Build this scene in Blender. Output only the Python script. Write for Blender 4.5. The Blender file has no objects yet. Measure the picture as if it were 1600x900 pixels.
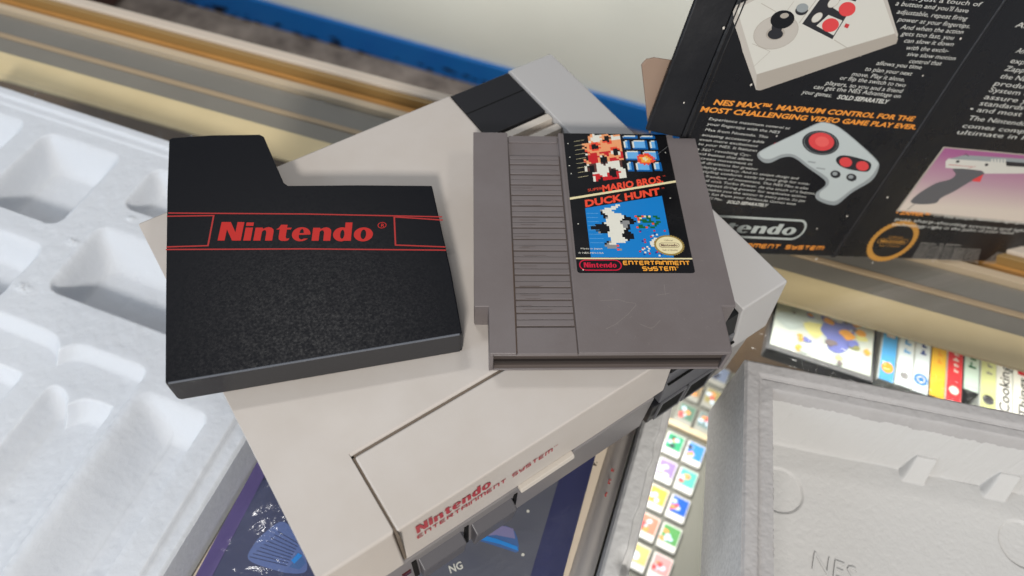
import bpy, bmesh, math, random
import numpy as np
from mathutils import Vector, Matrix
from mathutils.geometry import tessellate_polygon

# ------------------------------------------------------------------ units: millimetres here, metres in Blender
S = 0.001
sc = bpy.context.scene
COL = sc.collection
random.seed(4)
RNG = np.random.RandomState(5)

# ------------------------------------------------------------------ camera
CR = ((0.8256826892512591, -0.5618598615040916, 0.05061217937820403),      # right
      (-0.44540878829778196, -0.7043417293299723, -0.5527329732042386),    # down
      (0.3462067417216814, 0.4338389382651885, -0.8318200933082767))       # view
CC = (16.757084, -79.489236, 415.437094)
FPX = 1113.0
cam = bpy.data.objects.new('camera', bpy.data.cameras.new('camera'))
COL.objects.link(cam)
cam.data.sensor_width = 36.0
cam.data.lens = FPX / 1600 * 36
cam.data.clip_start = 0.01
cam.data.clip_end = 50
M = Matrix.Identity(4)
for i in range(3):
    M[i][0] = CR[0][i]; M[i][1] = -CR[1][i]; M[i][2] = -CR[2][i]; M[i][3] = CC[i] * S
cam.matrix_world = M
cam.data.dof.use_dof = True
cam.data.dof.focus_distance = 0.335
cam.data.dof.aperture_fstop = 7.0
sc.camera = cam
sc.view_settings.view_transform = 'Standard'
sc.view_settings.look = 'None'
sc.view_settings.exposure = 0.16
sc.view_settings.gamma = 1.0

# ------------------------------------------------------------------ world + lamps (a lit shop interior)
W = bpy.data.worlds.new('World'); sc.world = W; W.use_nodes = True
bg = W.node_tree.nodes['Background']
bg.inputs[0].default_value = (0.80, 0.84, 0.90, 1); bg.inputs[1].default_value = 0.26

def lamp(name, loc, target, size, power, color, size_y=None, spread=None):
    l = bpy.data.lights.new(name, 'AREA'); l.energy = power; l.color = color
    l.size = size * S
    if spread: l.spread = math.radians(spread)
    if size_y: l.shape = 'RECTANGLE'; l.size_y = size_y * S
    o = bpy.data.objects.new(name, l); COL.objects.link(o)
    o.location = Vector(loc) * S
    o.rotation_euler = (Vector(target) - Vector(loc)).to_track_quat('-Z', 'Y').to_euler()
    return o
lamp('ceiling_light_near', (-1010, -1320, 1420), (120, 100, 100), 260, 37, (1.0, 0.96, 0.90), 260)
lamp('ceiling_light_over', (200, 1170, 2040), (60, 60, 130), 420, 7, (1.0, 0.97, 0.93), 90)
lamp('ceiling_light_side', (1500, -900, 2100), (200, 0, 0), 900, 7, (1.0, 0.95, 0.86), 300)
lamp('window_light', (-1500, 500, 900), (-50, 200, 30), 1000, 9, (0.70, 0.84, 1.0), 900)
lamp('wall_fill_light', (473, 368, 620), (1262, 982, 330), 1800, 39, (1.0, 0.98, 0.95), 300)  # unseen fill lamp added to brighten the far wall
cl = lamp('case_light', (420, -52, -14), (300, -150, -60), 420, 0.24, (1.0, 0.98, 0.94), 12)
lamp('card_fill_light', (300, 120, -70), (225, 10, -255), 120, 1.5, (1.0, 0.98, 0.94), 120)  # unseen extra lamp added inside the case to brighten the cards
_z = (Vector((420, -52, -14))-Vector((370, -96, -60))).normalized(); _x = Vector((0.614, -0.789, 0)); _x = (_x-_z*_x.dot(_z)).normalized(); _y = _z.cross(_x)
cl.rotation_euler = Matrix((_x, _y, _z)).transposed().to_euler()

# ------------------------------------------------------------------ materials
def lin(c):
    return tuple((x / 12.92 if x <= 0.04045 else ((x + 0.055) / 1.055) ** 2.4) for x in c)
def hx(r, g, b): return lin((r / 255, g / 255, b / 255))
MATS = {}
def mat(name, color, rough=0.5, spec=0.5, metal=0.0, bump=None, vary=None, coat=0.0, rvary=None, emit=None, sss=0.0):
    """color linear; bump=(scale, distance_mm, kind); vary=(scale, amount, darkcolor)"""
    if name in MATS: return MATS[name]
    m = bpy.data.materials.new(name); m.use_nodes = True
    nt = m.node_tree; N = nt.nodes; L = nt.links
    b = N['Principled BSDF']
    b.inputs['Base Color'].default_value = (*color, 1)
    b.inputs['Roughness'].default_value = rough
    b.inputs['Specular IOR Level'].default_value = spec
    b.inputs['Metallic'].default_value = metal
    b.inputs['Coat Weight'].default_value = coat
    if sss:
        b.inputs['Subsurface Weight'].default_value = sss
        b.inputs['Subsurface Radius'].default_value = (0.006, 0.006, 0.006)
        b.inputs['Subsurface Scale'].default_value = 1.0
    tc = N.new('ShaderNodeTexCoord')
    if vary:
        n = N.new('ShaderNodeTexNoise'); n.inputs['Scale'].default_value = vary[0]; n.inputs['Detail'].default_value = 6
        n.inputs['Roughness'].default_value = 0.65
        L.new(tc.outputs['Object'], n.inputs['Vector'])
        r = N.new('ShaderNodeMapRange'); r.inputs[1].default_value = 0.35; r.inputs[2].default_value = 0.7
        r.inputs[3].default_value = 0; r.inputs[4].default_value = vary[1]
        L.new(n.outputs['Fac'], r.inputs[0])
        mx = N.new('ShaderNodeMix'); mx.data_type = 'RGBA'
        mx.inputs[6].default_value = (*color, 1); mx.inputs[7].default_value = (*vary[2], 1)
        L.new(r.outputs[0], mx.inputs[0]); L.new(mx.outputs[2], b.inputs['Base Color'])
    if rvary:
        n = N.new('ShaderNodeTexNoise'); n.inputs['Scale'].default_value = rvary[0]; n.inputs['Detail'].default_value = 5
        L.new(tc.outputs['Object'], n.inputs['Vector'])
        r = N.new('ShaderNodeMapRange'); r.inputs[1].default_value = 0.3; r.inputs[2].default_value = 0.7
        r.inputs[3].default_value = rvary[1]; r.inputs[4].default_value = rvary[2]
        L.new(n.outputs['Fac'], r.inputs[0]); L.new(r.outputs[0], b.inputs['Roughness'])
    if bump:
        last = None
        for (scale, dist, kind) in (bump if isinstance(bump, list) else [bump]):
            if kind == 'voronoi':
                n = N.new('ShaderNodeTexVoronoi'); n.inputs['Scale'].default_value = scale; out = n.outputs['Distance']
            else:
                n = N.new('ShaderNodeTexNoise'); n.inputs['Scale'].default_value = scale
                n.inputs['Detail'].default_value = 4; out = n.outputs['Fac']
            L.new(tc.outputs['Object'], n.inputs['Vector'])
            bp = N.new('ShaderNodeBump'); bp.inputs['Strength'].default_value = 1.0
            bp.inputs['Distance'].default_value = dist * S
            L.new(out, bp.inputs['Height'])
            if last: L.new(last.outputs[0], bp.inputs['Normal'])
            last = bp
        L.new(last.outputs[0], b.inputs['Normal'])
    MATS[name] = m
    return m

def film_mat(name, tint, gloss, bump, veil=0.0, fac=1.0):
    m = bpy.data.materials.new(name); m.use_nodes = True
    nt = m.node_tree; N = nt.nodes; L = nt.links
    N.remove(N['Principled BSDF'])
    t = N.new('ShaderNodeBsdfTransparent'); t.inputs[0].default_value = (*tint, 1)
    g = N.new('ShaderNodeBsdfGlossy'); g.inputs['Roughness'].default_value = gloss
    f = N.new('ShaderNodeFresnel')
    ge = N.new('ShaderNodeNewGeometry'); io = N.new('ShaderNodeMapRange'); io.inputs[3].default_value = 1.5; io.inputs[4].default_value = 1/1.5
    L.new(ge.outputs['Backfacing'], io.inputs[0]); L.new(io.outputs[0], f.inputs[0])      # same sheet reflection from either face
    fm = N.new('ShaderNodeMath'); fm.operation = 'MULTIPLY'; fm.inputs[1].default_value = fac
    mx = N.new('ShaderNodeMixShader')
    L.new(f.outputs[0], fm.inputs[0]); L.new(fm.outputs[0], mx.inputs[0]); L.new(t.outputs[0], mx.inputs[1]); L.new(g.outputs[0], mx.inputs[2])
    if bump:
        tc = N.new('ShaderNodeTexCoord')
        n = N.new('ShaderNodeTexNoise'); n.inputs['Scale'].default_value = bump[0]; n.inputs['Detail'].default_value = 3
        n.inputs['Distortion'].default_value = 1.5
        L.new(tc.outputs['Object'], n.inputs['Vector'])
        bp = N.new('ShaderNodeBump'); bp.inputs['Distance'].default_value = bump[1] * S; bp.inputs['Strength'].default_value = 1
        L.new(n.outputs['Fac'], bp.inputs['Height']); L.new(bp.outputs[0], g.inputs['Normal']); L.new(bp.outputs[0], f.inputs['Normal'])
    out = mx
    if veil:
        d = N.new('ShaderNodeBsdfDiffuse'); d.inputs[0].default_value = (.8, .8, .8, 1)
        m2 = N.new('ShaderNodeMixShader'); m2.inputs[0].default_value = veil
        L.new(mx.outputs[0], m2.inputs[1]); L.new(d.outputs[0], m2.inputs[2]); out = m2
    L.new(out.outputs[0], N['Material Output'].inputs[0])
    return m

SHELL = mat('light_shell', hx(193, 186, 180), 0.42, 0.45, bump=[(2200, 0.03, 'noise')], vary=(14, 0.8, hx(184, 175, 166)), rvary=(30, .36, .5))
SHELLR = mat('textured_shell', hx(184, 182, 181), 0.5, 0.45, bump=[(1500, 0.07, 'noise')])
SHELLD = mat('vent_shell', hx(196, 188, 178), 0.5, 0.4)
LOWER = mat('lower_shell', hx(128, 124, 124), 0.34, 0.5, bump=(1800, 0.02, 'noise'))
BUTTON = mat('button_grey', hx(88, 86, 90), 0.4, 0.5)
BLACKP = mat('black_plastic', hx(24, 24, 28), 0.35, 0.5, bump=(1500, 0.03, 'noise'))
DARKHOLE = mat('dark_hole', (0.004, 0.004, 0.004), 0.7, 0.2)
DGREY = mat('port_panel', hx(92, 92, 96), 0.35, 0.5)
CART = mat('cartridge_grey', hx(111, 104, 104), 0.42, 0.5, bump=[(1300, 0.05, 'noise')], vary=(22, 0.6, hx(98, 89, 87)), rvary=(40, .34, .5))
CARTD = mat('cartridge_groove', hx(78, 71, 69), 0.6, 0.3)
CARTL = mat('cartridge_edge', hx(150, 143, 140), 0.4, 0.5)
GRIME = mat('groove_grime', hx(84, 68, 58), 0.8, 0.2)
SCR = mat('scratch', hx(138, 130, 126), 0.6, 0.3)
VINYL = mat('black_vinyl', hx(8, 10, 17), 0.38, 0.16, bump=[(1300, 0.022, 'noise'), (320, 0.02, 'noise')], rvary=(900, .3, .5))
VINYLF = mat('black_vinyl_fold', hx(38, 38, 41), 0.45, 0.5, bump=(900, 0.03, 'noise'))
REDINK = mat('red_ink', hx(182, 32, 26), 0.5, 0.3)
REDLINE = mat('red_line_ink', hx(164, 42, 40), 0.5, 0.3)
REDTXT = mat('red_console_text', hx(168, 52, 62), 0.4, 0.4)
LBLACK = mat('label_black', hx(12, 12, 15), 0.22, 0.5, rvary=(60, .16, .3))
def ink(name, r, g, b, rough=0.25): return mat(name, hx(r, g, b), rough, 0.4)
I_WHITE = ink('ink_white', 224, 222, 210); I_CREAM = ink('ink_cream', 226, 214, 170); I_RED = ink('ink_red', 196, 34, 40)
I_ORED = ink('ink_orange_red', 232, 76, 52); I_PEACH = ink('ink_peach', 236, 158, 108); I_BLUE = ink('ink_blue', 20, 122, 196)
I_LBLUE = ink('ink_light_blue', 104, 172, 226); I_DBLUE = ink('ink_dark_blue', 12, 92, 160); I_GREEN = ink('ink_green', 18, 98, 58)
I_GREY = ink('ink_grey', 140, 140, 140); I_ORANGE = ink('ink_orange', 240, 164, 60); I_BROWN = ink('ink_brown', 88, 52, 48)
I_BLACK = ink('ink_black', 16, 16, 20); I_LOGO = ink('ink_logo_red', 200, 28, 60); I_GOLD = ink('ink_gold', 150, 128, 70)
I_YEL = ink('ink_yellow', 240, 200, 90); I_NAVY = ink('ink_navy', 30, 60, 140)
FOAM = mat('white_foam', (0.60, 0.625, 0.665), 0.75, 0.25, bump=[(320, 0.10, 'voronoi'), (120, 0.12, 'noise'), (1000, 0.06, 'noise')], sss=0.45)
FOAM2 = mat('shade_grey_foam', (0.54, 0.532, 0.52), 0.8, 0.2, bump=[(320, 0.08, 'voronoi'), (110, 0.08, 'noise'), (1000, 0.06, 'noise')])  # base greyed: shading of the right tray's well put into the colour
FOAMR = mat('rough_foam_rim', (0.42, 0.405, 0.40), 0.85, 0.2, bump=[(330, 0.08, 'voronoi'), (160, 0.10, 'noise'), (900, 0.05, 'noise')], vary=(90, 0.5, (0.36, 0.345, 0.34)))
CREAM = mat('cream_card', hx(226, 210, 188), 0.6, 0.3, bump=(120, 0.15, 'noise'))

# ------------------------------------------------------------------ mesh builder
def V3(p): return Vector((p[0], p[1], p[2] if len(p) > 2 else 0.0))
class MB:
    def __init__(self, frame=None):
        self.v = []; self.f = []; self.m = []; self.mats = []; self.frame = frame; self.lift = 0
    def mi(self, m):
        if m not in self.mats: self.mats.append(m)
        return self.mats.index(m)
    def put(self, vs, fs, m):
        o = len(self.v); k = self.mi(m)
        for p in vs:
            p = V3(p)
            self.v.append(self.frame @ p if self.frame else p)
        for f in fs: self.f.append([o + i for i in f]); self.m.append(k)
    def box(self, x0, x1, y0, y1, z0, z1, m):
        self.put([(x0,y0,z0),(x1,y0,z0),(x1,y1,z0),(x0,y1,z0),(x0,y0,z1),(x1,y0,z1),(x1,y1,z1),(x0,y1,z1)],
                 [(3,2,1,0),(4,5,6,7),(0,1,5,4),(1,2,6,5),(2,3,7,6),(3,0,4,7)], m)
    def hexa(self, b, t, m):      # b, t: four bottom and four top points, counter-clockwise
        self.put(list(b) + list(t), [(3,2,1,0),(4,5,6,7),(0,1,5,4),(1,2,6,5),(2,3,7,6),(3,0,4,7)], m)
    def prism(self, pts, z0, z1, m, top=None):
        n = len(pts)
        zz0 = z0 if callable(z0) else (lambda x, y: z0)
        zz1 = z1 if callable(z1) else (lambda x, y: z1)
        vs = [(x, y, zz0(x, y)) for x, y in pts] + [(x, y, zz1(x, y)) for x, y in pts]
        tri = tessellate_polygon([[Vector((x, y, 0)) for x, y in pts]])
        A = sum(pts[i][0]*pts[(i+1)%n][1] - pts[(i+1)%n][0]*pts[i][1] for i in range(n))
        fs = []
        for a, b, c in tri:
            ar = (pts[b][0]-pts[a][0])*(pts[c][1]-pts[a][1]) - (pts[c][0]-pts[a][0])*(pts[b][1]-pts[a][1])
            if ar < 0: b, c = c, b
            fs.append((a+n, b+n, c+n)); fs.append((c, b, a))
        for i in range(n):
            j = (i+1) % n
            fs.append((i, j, j+n, i+n) if A > 0 else (j, i, i+n, j+n))
        self.put(vs, fs, m)
    def flat(self, loops, z, m):  # filled outline, later loops are holes
        pts = [p for l in loops for p in l]
        tri = tessellate_polygon([[Vector((p[0], p[1], 0)) for p in l] for l in loops])
        fs = []
        for a, b, c in tri:
            ar = (pts[b][0]-pts[a][0])*(pts[c][1]-pts[a][1]) - (pts[c][0]-pts[a][0])*(pts[b][1]-pts[a][1])
            if ar < 0: b, c = c, b
            fs.append((a, b, c))
        self.put([(p[0], p[1], z) for p in pts], fs, m)
    def rect(self, x0, x1, y0, y1, z, m): self.put([(x0,y0,z),(x1,y0,z),(x1,y1,z),(x0,y1,z)], [(0,1,2,3)], m)
    def ring(self, cx, cy, rx, ry, t, z, m, n=40, a=0):
        o = [(cx+rx*math.cos(2*math.pi*i/n), cy+ry*math.sin(2*math.pi*i/n)) for i in range(n)]
        q = [(cx+(rx-t)*math.cos(2*math.pi*i/n), cy+(ry-t)*math.sin(2*math.pi*i/n)) for i in range(n)]
        self.put([(x,y,z) for x,y in o+q], [(i,(i+1)%n,n+(i+1)%n,n+i) for i in range(n)], m)
    def disc(self, cx, cy, rx, ry, z, m, n=32):
        self.flat([[(cx+rx*math.cos(2*math.pi*i/n), cy+ry*math.sin(2*math.pi*i/n)) for i in range(n)]], z, m)
    def line(self, pts, w, z, m, closed=False):
        P = [Vector((p[0], p[1])) for p in pts]; n = len(P)
        L = []; Rr = []
        for i in range(n):
            if closed: a = P[i]-P[i-1]; b = P[(i+1)%n]-P[i]
            else:
                a = P[i]-P[i-1] if i else P[1]-P[0]; b = P[i+1]-P[i] if i < n-1 else a
            a.normalize(); b.normalize(); t = (a+b)
            if t.length < 1e-6: t = a.copy()
            t.normalize(); nn = Vector((-t.y, t.x)); k = w/2/max(0.45, nn.dot(Vector((-b.y, b.x))))
            L.append(P[i]+nn*k); Rr.append(P[i]-nn*k)
        vs = [(p.x,p.y,z) for p in L]+[(p.x,p.y,z) for p in Rr]
        rng = range(n) if closed else range(n-1)
        self.put(vs, [(n+i, n+(i+1)%n, (i+1)%n, i) for i in rng], m)
    def tube(self, path, r, m, n=10):
        path = [V3(p) for p in path]; vs = []; fs = []
        for i, p in enumerate(path):
            d = (path[min(i+1,len(path)-1)]-path[max(i-1,0)]).normalized()
            a = d.orthogonal().normalized(); b = d.cross(a)
            rr = r[i] if isinstance(r, (list, tuple)) else r
            for k in range(n):
                t = 2*math.pi*k/n; vs.append(p+(a*math.cos(t)+b*math.sin(t))*rr)
        for i in range(len(path)-1):
            for k in range(n): fs.append((i*n+k, i*n+(k+1)%n, (i+1)*n+(k+1)%n, (i+1)*n+k))
        fs.append(list(range(n))[::-1]); fs.append([(len(path)-1)*n+k for k in range(n)])
        self.put(vs, fs, m)
    def build(self, name, parent=None, bevel=0, smooth=False, seg=2, angle=35):
        me = bpy.data.meshes.new(name)
        me.from_pydata([tuple(c*S for c in p) for p in self.v], [], self.f)
        for m in self.mats: me.materials.append(m)
        me.polygons.foreach_set('material_index', self.m)
        me.update()
        o = bpy.data.objects.new(name, me); COL.objects.link(o); o.parent = parent
        if bevel:
            bv = o.modifiers.new('bevel', 'BEVEL'); bv.width = bevel*S; bv.segments = seg; bv.limit_method = 'ANGLE'
            bv.angle_limit = math.radians(30); bv.harden_normals = True; smooth = True
        if smooth:
            me.polygons.foreach_set('use_smooth', [True]*len(me.polygons)); me.set_sharp_from_angle(angle=math.radians(angle))
        return o

def tag(o, label=None, cat=None, group=None, kind=None):
    if label: o['label'] = label
    if cat: o['category'] = cat
    if group: o['group'] = group
    if kind: o['kind'] = kind
    return o
def thing(name, label, cat, loc=(0,0,0), rz=0, group=None, rot=None):
    o = bpy.data.objects.new(name, None); COL.objects.link(o); o.empty_display_size = 0.02
    o.location = Vector(loc)*S; o.rotation_euler = rot if rot else (0, 0, rz)
    return tag(o, label, cat, group)

# the point of the horizontal plane at height z (mm) behind pixel u, v of the photograph: how positions were measured
def at(u, v, z):
    d = [CR[0][i]*(u-800)/FPX + CR[1][i]*(v-450)/FPX + CR[2][i] for i in range(3)]
    k = (z-CC[2])/d[2]
    return Vector((CC[0]+d[0]*k, CC[1]+d[1]*k))
def local(o2, rz, p):
    d = p - Vector(o2); c, s = math.cos(rz), math.sin(rz)
    return (c*d.x+s*d.y, -s*d.x+c*d.y)

# ------------------------------------------------------------------ lettering
def ell(cx, cy, rx, ry, a0=0, a1=360, n=28):
    full = abs(a1-a0) >= 360
    k = n if full else n+1
    return [(cx+rx*math.cos(math.radians(a0+(a1-a0)*i/n)), cy+ry*math.sin(math.radians(a0+(a1-a0)*i/n))) for i in range(k)]
LOGO = {
 'N': (1.17, [[[(0,0),(0,1),(.43,1),(.74,.44),(.74,1),(1.06,1),(1.06,0),(.66,0),(.32,.6),(.32,0)]]]),
 'i': (.46, [[[(0,0),(.34,0),(.34,.7),(0,.7)]], [[(0,.79),(.34,.79),(.34,.98),(0,.98)]]]),
 'n': (.97, [[[(0,0),(0,.7),(.33,.7),(.36,.63),(.48,.70),(.62,.73),(.76,.69),(.85,.6),(.87,.48),(.87,0),(.54,0),(.54,.44),(.5,.55),(.42,.57),(.34,.5),(.33,.44),(.33,0)]]]),
 't': (.77, [[[(0,.6),(.12,.7),(.2,.86),(.5,.86),(.5,.7),(.72,.7),(.68,.6),(.5,.6),(.5,.2),(.55,.11),(.68,.13),(.64,.02),(.5,-.02),(.32,-.01),(.2,.06),(.17,.2),(.17,.6)]]]),
 'e': (.95, [[[(.86,.33)]+ell(.43,.35,.43,.38,5,322,30)+[(.6,.12),(.46,.06),(.36,.13),(.33,.24),(.33,.31)], [(.34,.41),(.36,.55),(.44,.65),(.52,.56),(.54,.41)]]]),
 'd': (.97, [[[(.86,0),(.86,1),(.53,1),(.53,.66)]+ell(.4,.35,.4,.38,70,290,24)+[(.53,.06),(.54,0)], ell(.43,.35,.1,.24)]]),
 'o': (.94, [[ell(.45,.35,.45,.38), ell(.45,.35,.13,.26)]]),
}
def logo(mb, x, y, h, width, z, m, ex=(1,0), ey=(0,1), shear=0.0, word='Nintendo'):
    tot = sum(LOGO[c][0] for c in word); sx = width/tot; cx = 0
    for c in word:
        adv, shapes = LOGO[c]
        for loops in shapes:
            out = []
            for l in loops:
                out.append([(x+((cx+px+shear*py)*sx)*ex[0]+py*h*ey[0], y+((cx+px+shear*py)*sx)*ex[1]+py*h*ey[1]) for px, py in l])
            mb.flat(out, z, m)
        cx += adv
TECH = {'E': (.8,[[(.76,1),(.12,1),(0,.86),(0,.14),(.12,0),(.76,0)],[(.08,.5),(.7,.5)]]),
 'N': (.78,[[(0,0),(0,1),(.64,1),(.78,.84),(.78,0)]]), 'T': (.8,[[(0,1),(.8,1)],[(.4,.92),(.4,0)]]),
 'R': (.78,[[(0,0),(0,1),(.66,1),(.78,.88),(.78,.62),(.66,.5),(.08,.5)],[(.46,.45),(.8,0)]]),
 'A': (.78,[[(0,0),(0,.86),(.12,1),(.66,1),(.78,.86),(.78,0)],[(.08,.45),(.7,.45)]]), 'I': (.0,[[(0,0),(0,1)]]),
 'M': (1.1,[[(0,0),(0,1),(.98,1),(1.1,.86),(1.1,0)],[(.55,.92),(.55,0)]]),
 'S': (.78,[[(.78,1),(.12,1),(0,.9),(0,.62),(.12,.5),(.66,.5),(.78,.38),(.78,.12),(.66,0),(0,0)]]),
 'Y': (.78,[[(0,1),(0,.62),(.12,.5),(.7,.5)],[(.78,1),(.78,.14),(.64,0),(.1,0)]]), ' ': (.5,[])}
def tech(mb, word, x, y, h, width, z, m, shear=0.0, t=.2, ex=(1,0), ey=(0,1)):
    gap = .34; tot = sum(TECH[c][0]+gap for c in word)-gap+.2; sx = width/tot; cx = .1; k = 0
    for c in word:
        adv, st = TECH[c]
        for pl in st:
            k += 1
            q = [((cx+px)*sx+shear*py*h, py*h*.84+.08*h) for px, py in pl]
            q = [(x+a*ex[0]+b*ey[0], y+a*ex[1]+b*ey[1]) for a, b in q]
            mb.line(q, t*h*math.hypot(*ey), z+.006*(k % 4), m)
        cx += adv+gap
def text(mb, s, x, y, h, z, m, width=None, bold=0.0, shear=0.0, ex=(1,0), ey=(0,1), align='l', sx=1.0):
    cu = bpy.data.curves.new('t', 'FONT'); cu.body = s; cu.size = 1.0; cu.offset = bold; cu.resolution_u = 2; cu.fill_mode = 'FRONT'
    ob = bpy.data.objects.new('t', cu)
    me = bpy.data.meshes.new_from_object(ob)
    if len(me.vertices):
        xs = [v.co.x for v in me.vertices]; w0 = max(xs)-min(xs); mn = min(xs)
        k = h/0.73; kx = (width/w0) if width else k*sx
        off = {'l': 0, 'c': -w0*kx/2, 'r': -w0*kx}[align]
        vs = []
        for v in me.vertices:
            a = (v.co.x-mn)*kx+off+shear*v.co.y*k; b = v.co.y*k
            vs.append((x+a*ex[0]+b*ey[0], y+a*ex[1]+b*ey[1], z))
        mb.put(vs, [tuple(p.vertices) for p in me.polygons], m)
    bpy.data.objects.remove(ob); bpy.data.curves.remove(cu); bpy.data.meshes.remove(me)
def marks(mb, s, x, y, h, z, m, width=None, bold=0.0, shear=0.0, ex=(1,0), ey=(0,1), align='l'):
    """print too blurred in the photograph to read: a row of uneven strokes"""
    r = random.Random(s); n = len(s); w = width/n
    for i, c in enumerate(s):
        if c == ' ': continue
        a0 = i*w+w*.1; a1 = a0+w*r.uniform(.45, .75); hh = h*r.uniform(.65, 1.0)
        for (p, q, u, v) in ((a0, a0+w*.25, 0, hh), (a0, a1, h*r.uniform(.3, .6), h*r.uniform(.62, .8))):
            mb.put([(x+A*ex[0]+B*ey[0], y+A*ex[1]+B*ey[1], z) for A, B in ((p, u), (q, u), (q, v), (p, v))], [(0,1,2,3)], m); z += .01
def spline(pts, n=6, closed=True):   # Catmull-Rom smoothing of an outline
    out = []; N = len(pts)
    for i in range(N if closed else N-1):
        g = lambda k: pts[k % N] if closed else pts[max(0, min(N-1, k))]
        p0, p1, p2, p3 = g(i-1), g(i), g(i+1), g(i+2)
        for j in range(n):
            t = j/n
            out.append(tuple(.5*((2*p1[k])+(-p0[k]+p2[k])*t+(2*p0[k]-5*p1[k]+4*p2[k]-p3[k])*t*t+(-p0[k]+3*p1[k]-3*p2[k]+p3[k])*t**3) for k in (0,1)))
    if not closed: out.append(tuple(pts[-1]))
    return out

# ================================================================== THE SETTING
AC = math.radians(-52.1)                       # direction of the counter's back edge
UC = Vector((math.cos(AC), math.sin(AC))); VC = Vector((-UC.y, UC.x))
FC = Matrix(((UC.x, VC.x, 0, 0), (UC.y, VC.y, 0, 0), (0, 0, 1, 0), (0, 0, 0, 1)))
carpet = mat('carpet', hx(120, 111, 104), 0.95, 0.1, bump=[(60, 3, 'noise')], vary=(14, 0.9, hx(66, 60, 57)))
b = MB(FC); b.box(-4000, 4000, -2500, 5000, -920, -900, carpet)
tag(b.build('floor'), kind='structure')
wallm = mat('cream_wall', hx(196, 197, 188), 0.6, 0.3, bump=(40, 0.5, 'noise'), vary=(3, 0.3, hx(190, 188, 176)))
blue = mat('blue_base', hx(3, 88, 152), 0.45, 0.4, vary=(8, .4, hx(4, 66, 140)))
w0, w1 = at(270, 0, -900), at(700, 122, -900); AW = math.atan2(w1.y-w0.y, w1.x-w0.x); wm = (w0+w1)/2+Vector((-math.sin(AW), math.cos(AW)))*15
T = thing('wall_panel', 'cream panelled wall with a blue skirting board behind the counter', 'wall', (wm.x, wm.y, -900), AW)
b = MB(); b.box(-3500, 3500, 0, 60, 0, 900, wallm); b.build('panel', T)
b = MB(); b.box(-3500, 3500, -14, -1, 0, 80, blue)
for i in range(26):                              # scuffs along the foot of the skirting
    x = -1500+i*52+random.uniform(-20, 20); w = random.uniform(12, 60); h = random.uniform(4, 20)
    pass
b.build('skirting_board', T, bevel=3)
scuff = mat('black_scuff', (0.01, 0.01, 0.012), 0.9, 0.1)
b = MB(Matrix(((1,0,0,0),(0,0,-1,-14.6),(0,1,0,0),(0,0,0,1))))
for i in range(60):
    x = random.choice((-420, -330, -250, -120, 0, 60, 150, 420, 520))+random.gauss(0, 50); y = abs(random.gauss(0, 16)); r = random.uniform(3, 11)
    b.flat([[(x+r*1.6*math.cos(a)*random.uniform(.5,1.2), max(0, y+r*.5*math.sin(a)*random.uniform(.5,1.2))) for a in np.linspace(0, 5.8, 9)]], .02*i, scuff)
b.build('scuff_marks', T)
# dark piece of furniture in the far corner
dark = mat('dark_wood', hx(58, 38, 32), 0.5, 0.4, vary=(6, .6, hx(30, 20, 18)))
T = thing('cabinet', 'dark brown wooden cabinet standing on the carpet beyond the counter', 'cabinet', FC @ Vector((-1720, 1120, -900)), AC)
b = MB(); b.box(-260, 225, -60, 300, 12, 420, dark); b.build('body', T, bevel=4)
b = MB(); b.box(-255, 220, -68, -61, 30, 400, mat('dark_wood_door', hx(70, 44, 36), .45, .4)); b.build('door', T, bevel=2)

# ---- display counter
counter_bits = [   # name, v0, v1, z0, z1, material
 ('inner_rail', 293, 322, -9.5, -6.2, mat('beige_laminate', hx(246, 226, 180), 0.5, 0.35, bump=(30, .2, 'noise'), vary=(18, .5, hx(232, 210, 160)))),
 ('glass_channel', 322.2, 338, -34, -6.8, mat('grey_channel', hx(146, 141, 131), 0.45, 0.4, vary=(8, .3, hx(112, 106, 98)))),
 ('seal_strip', 338.2, 343, -34, -5.6, mat('tan_seal', hx(176, 154, 124), 0.5, 0.4)),
 ('back_channel', 343.2, 365, -34, -6.8, mat('grey_channel2', hx(142, 138, 130), 0.45, 0.4, vary=(6, .3, hx(106, 102, 96)))),
 ('cream_strip', 365.2, 372, -34, -0.5, mat('cream_strip', hx(196, 176, 148), 0.4, 0.5)),
 ('bronze_channel', 372.2, 388, -34, -10, mat('bronze', hx(206, 152, 84), 0.38, 0.5, vary=(9, .6, hx(176, 126, 68)))),
 ('bronze_lip', 388.2, 393, -34, -1.5, mat('bronze_dark', hx(150, 120, 72), 0.4, 0.5)),
 ('edge_trim', 393.2, 402, -34, 1.5, mat('edge_trim', hx(206, 192, 176), 0.3, 0.5)),
]
T = thing('display_counter', 'glass topped shop display counter with beige and bronze framed back edge', 'display counter', (0, 0, -900), 0)
TZ = Matrix.Translation((0, 0, 900)) @ FC
for n_, v0, v1, z0, z1, m_ in counter_bits:
    b = MB(TZ); b.box(-900, 900, v0, v1, z0, z1, m_); b.build(n_, T, bevel=.8)
glassm = film_mat('counter_glass', (0.97, 0.97, 0.965), 0.03, None)
b = MB(TZ); b.box(-900, 900, -420, 365, -6, 0, glassm); b.build('glass_top', T)
shelfm = mat('shelf_mottled', hx(120, 112, 98), 0.6, 0.3, vary=(28, 1.0, hx(58, 60, 58)))
b = MB(TZ); b.box(-900, 900, -420, 400, -408, -400, shelfm); b.build('shelf', T)
b = MB(TZ); b.box(-900, 900, 380, 398, -900, -34, mat('counter_back', hx(120, 100, 80), .6, .3)); b.build('back_panel', T)
b = MB(TZ); b.box(-900, 900, -420, 380, -899, -860, mat('counter_base', hx(60, 55, 50), .6, .3)); b.build('base', T)
b = MB(TZ)
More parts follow.
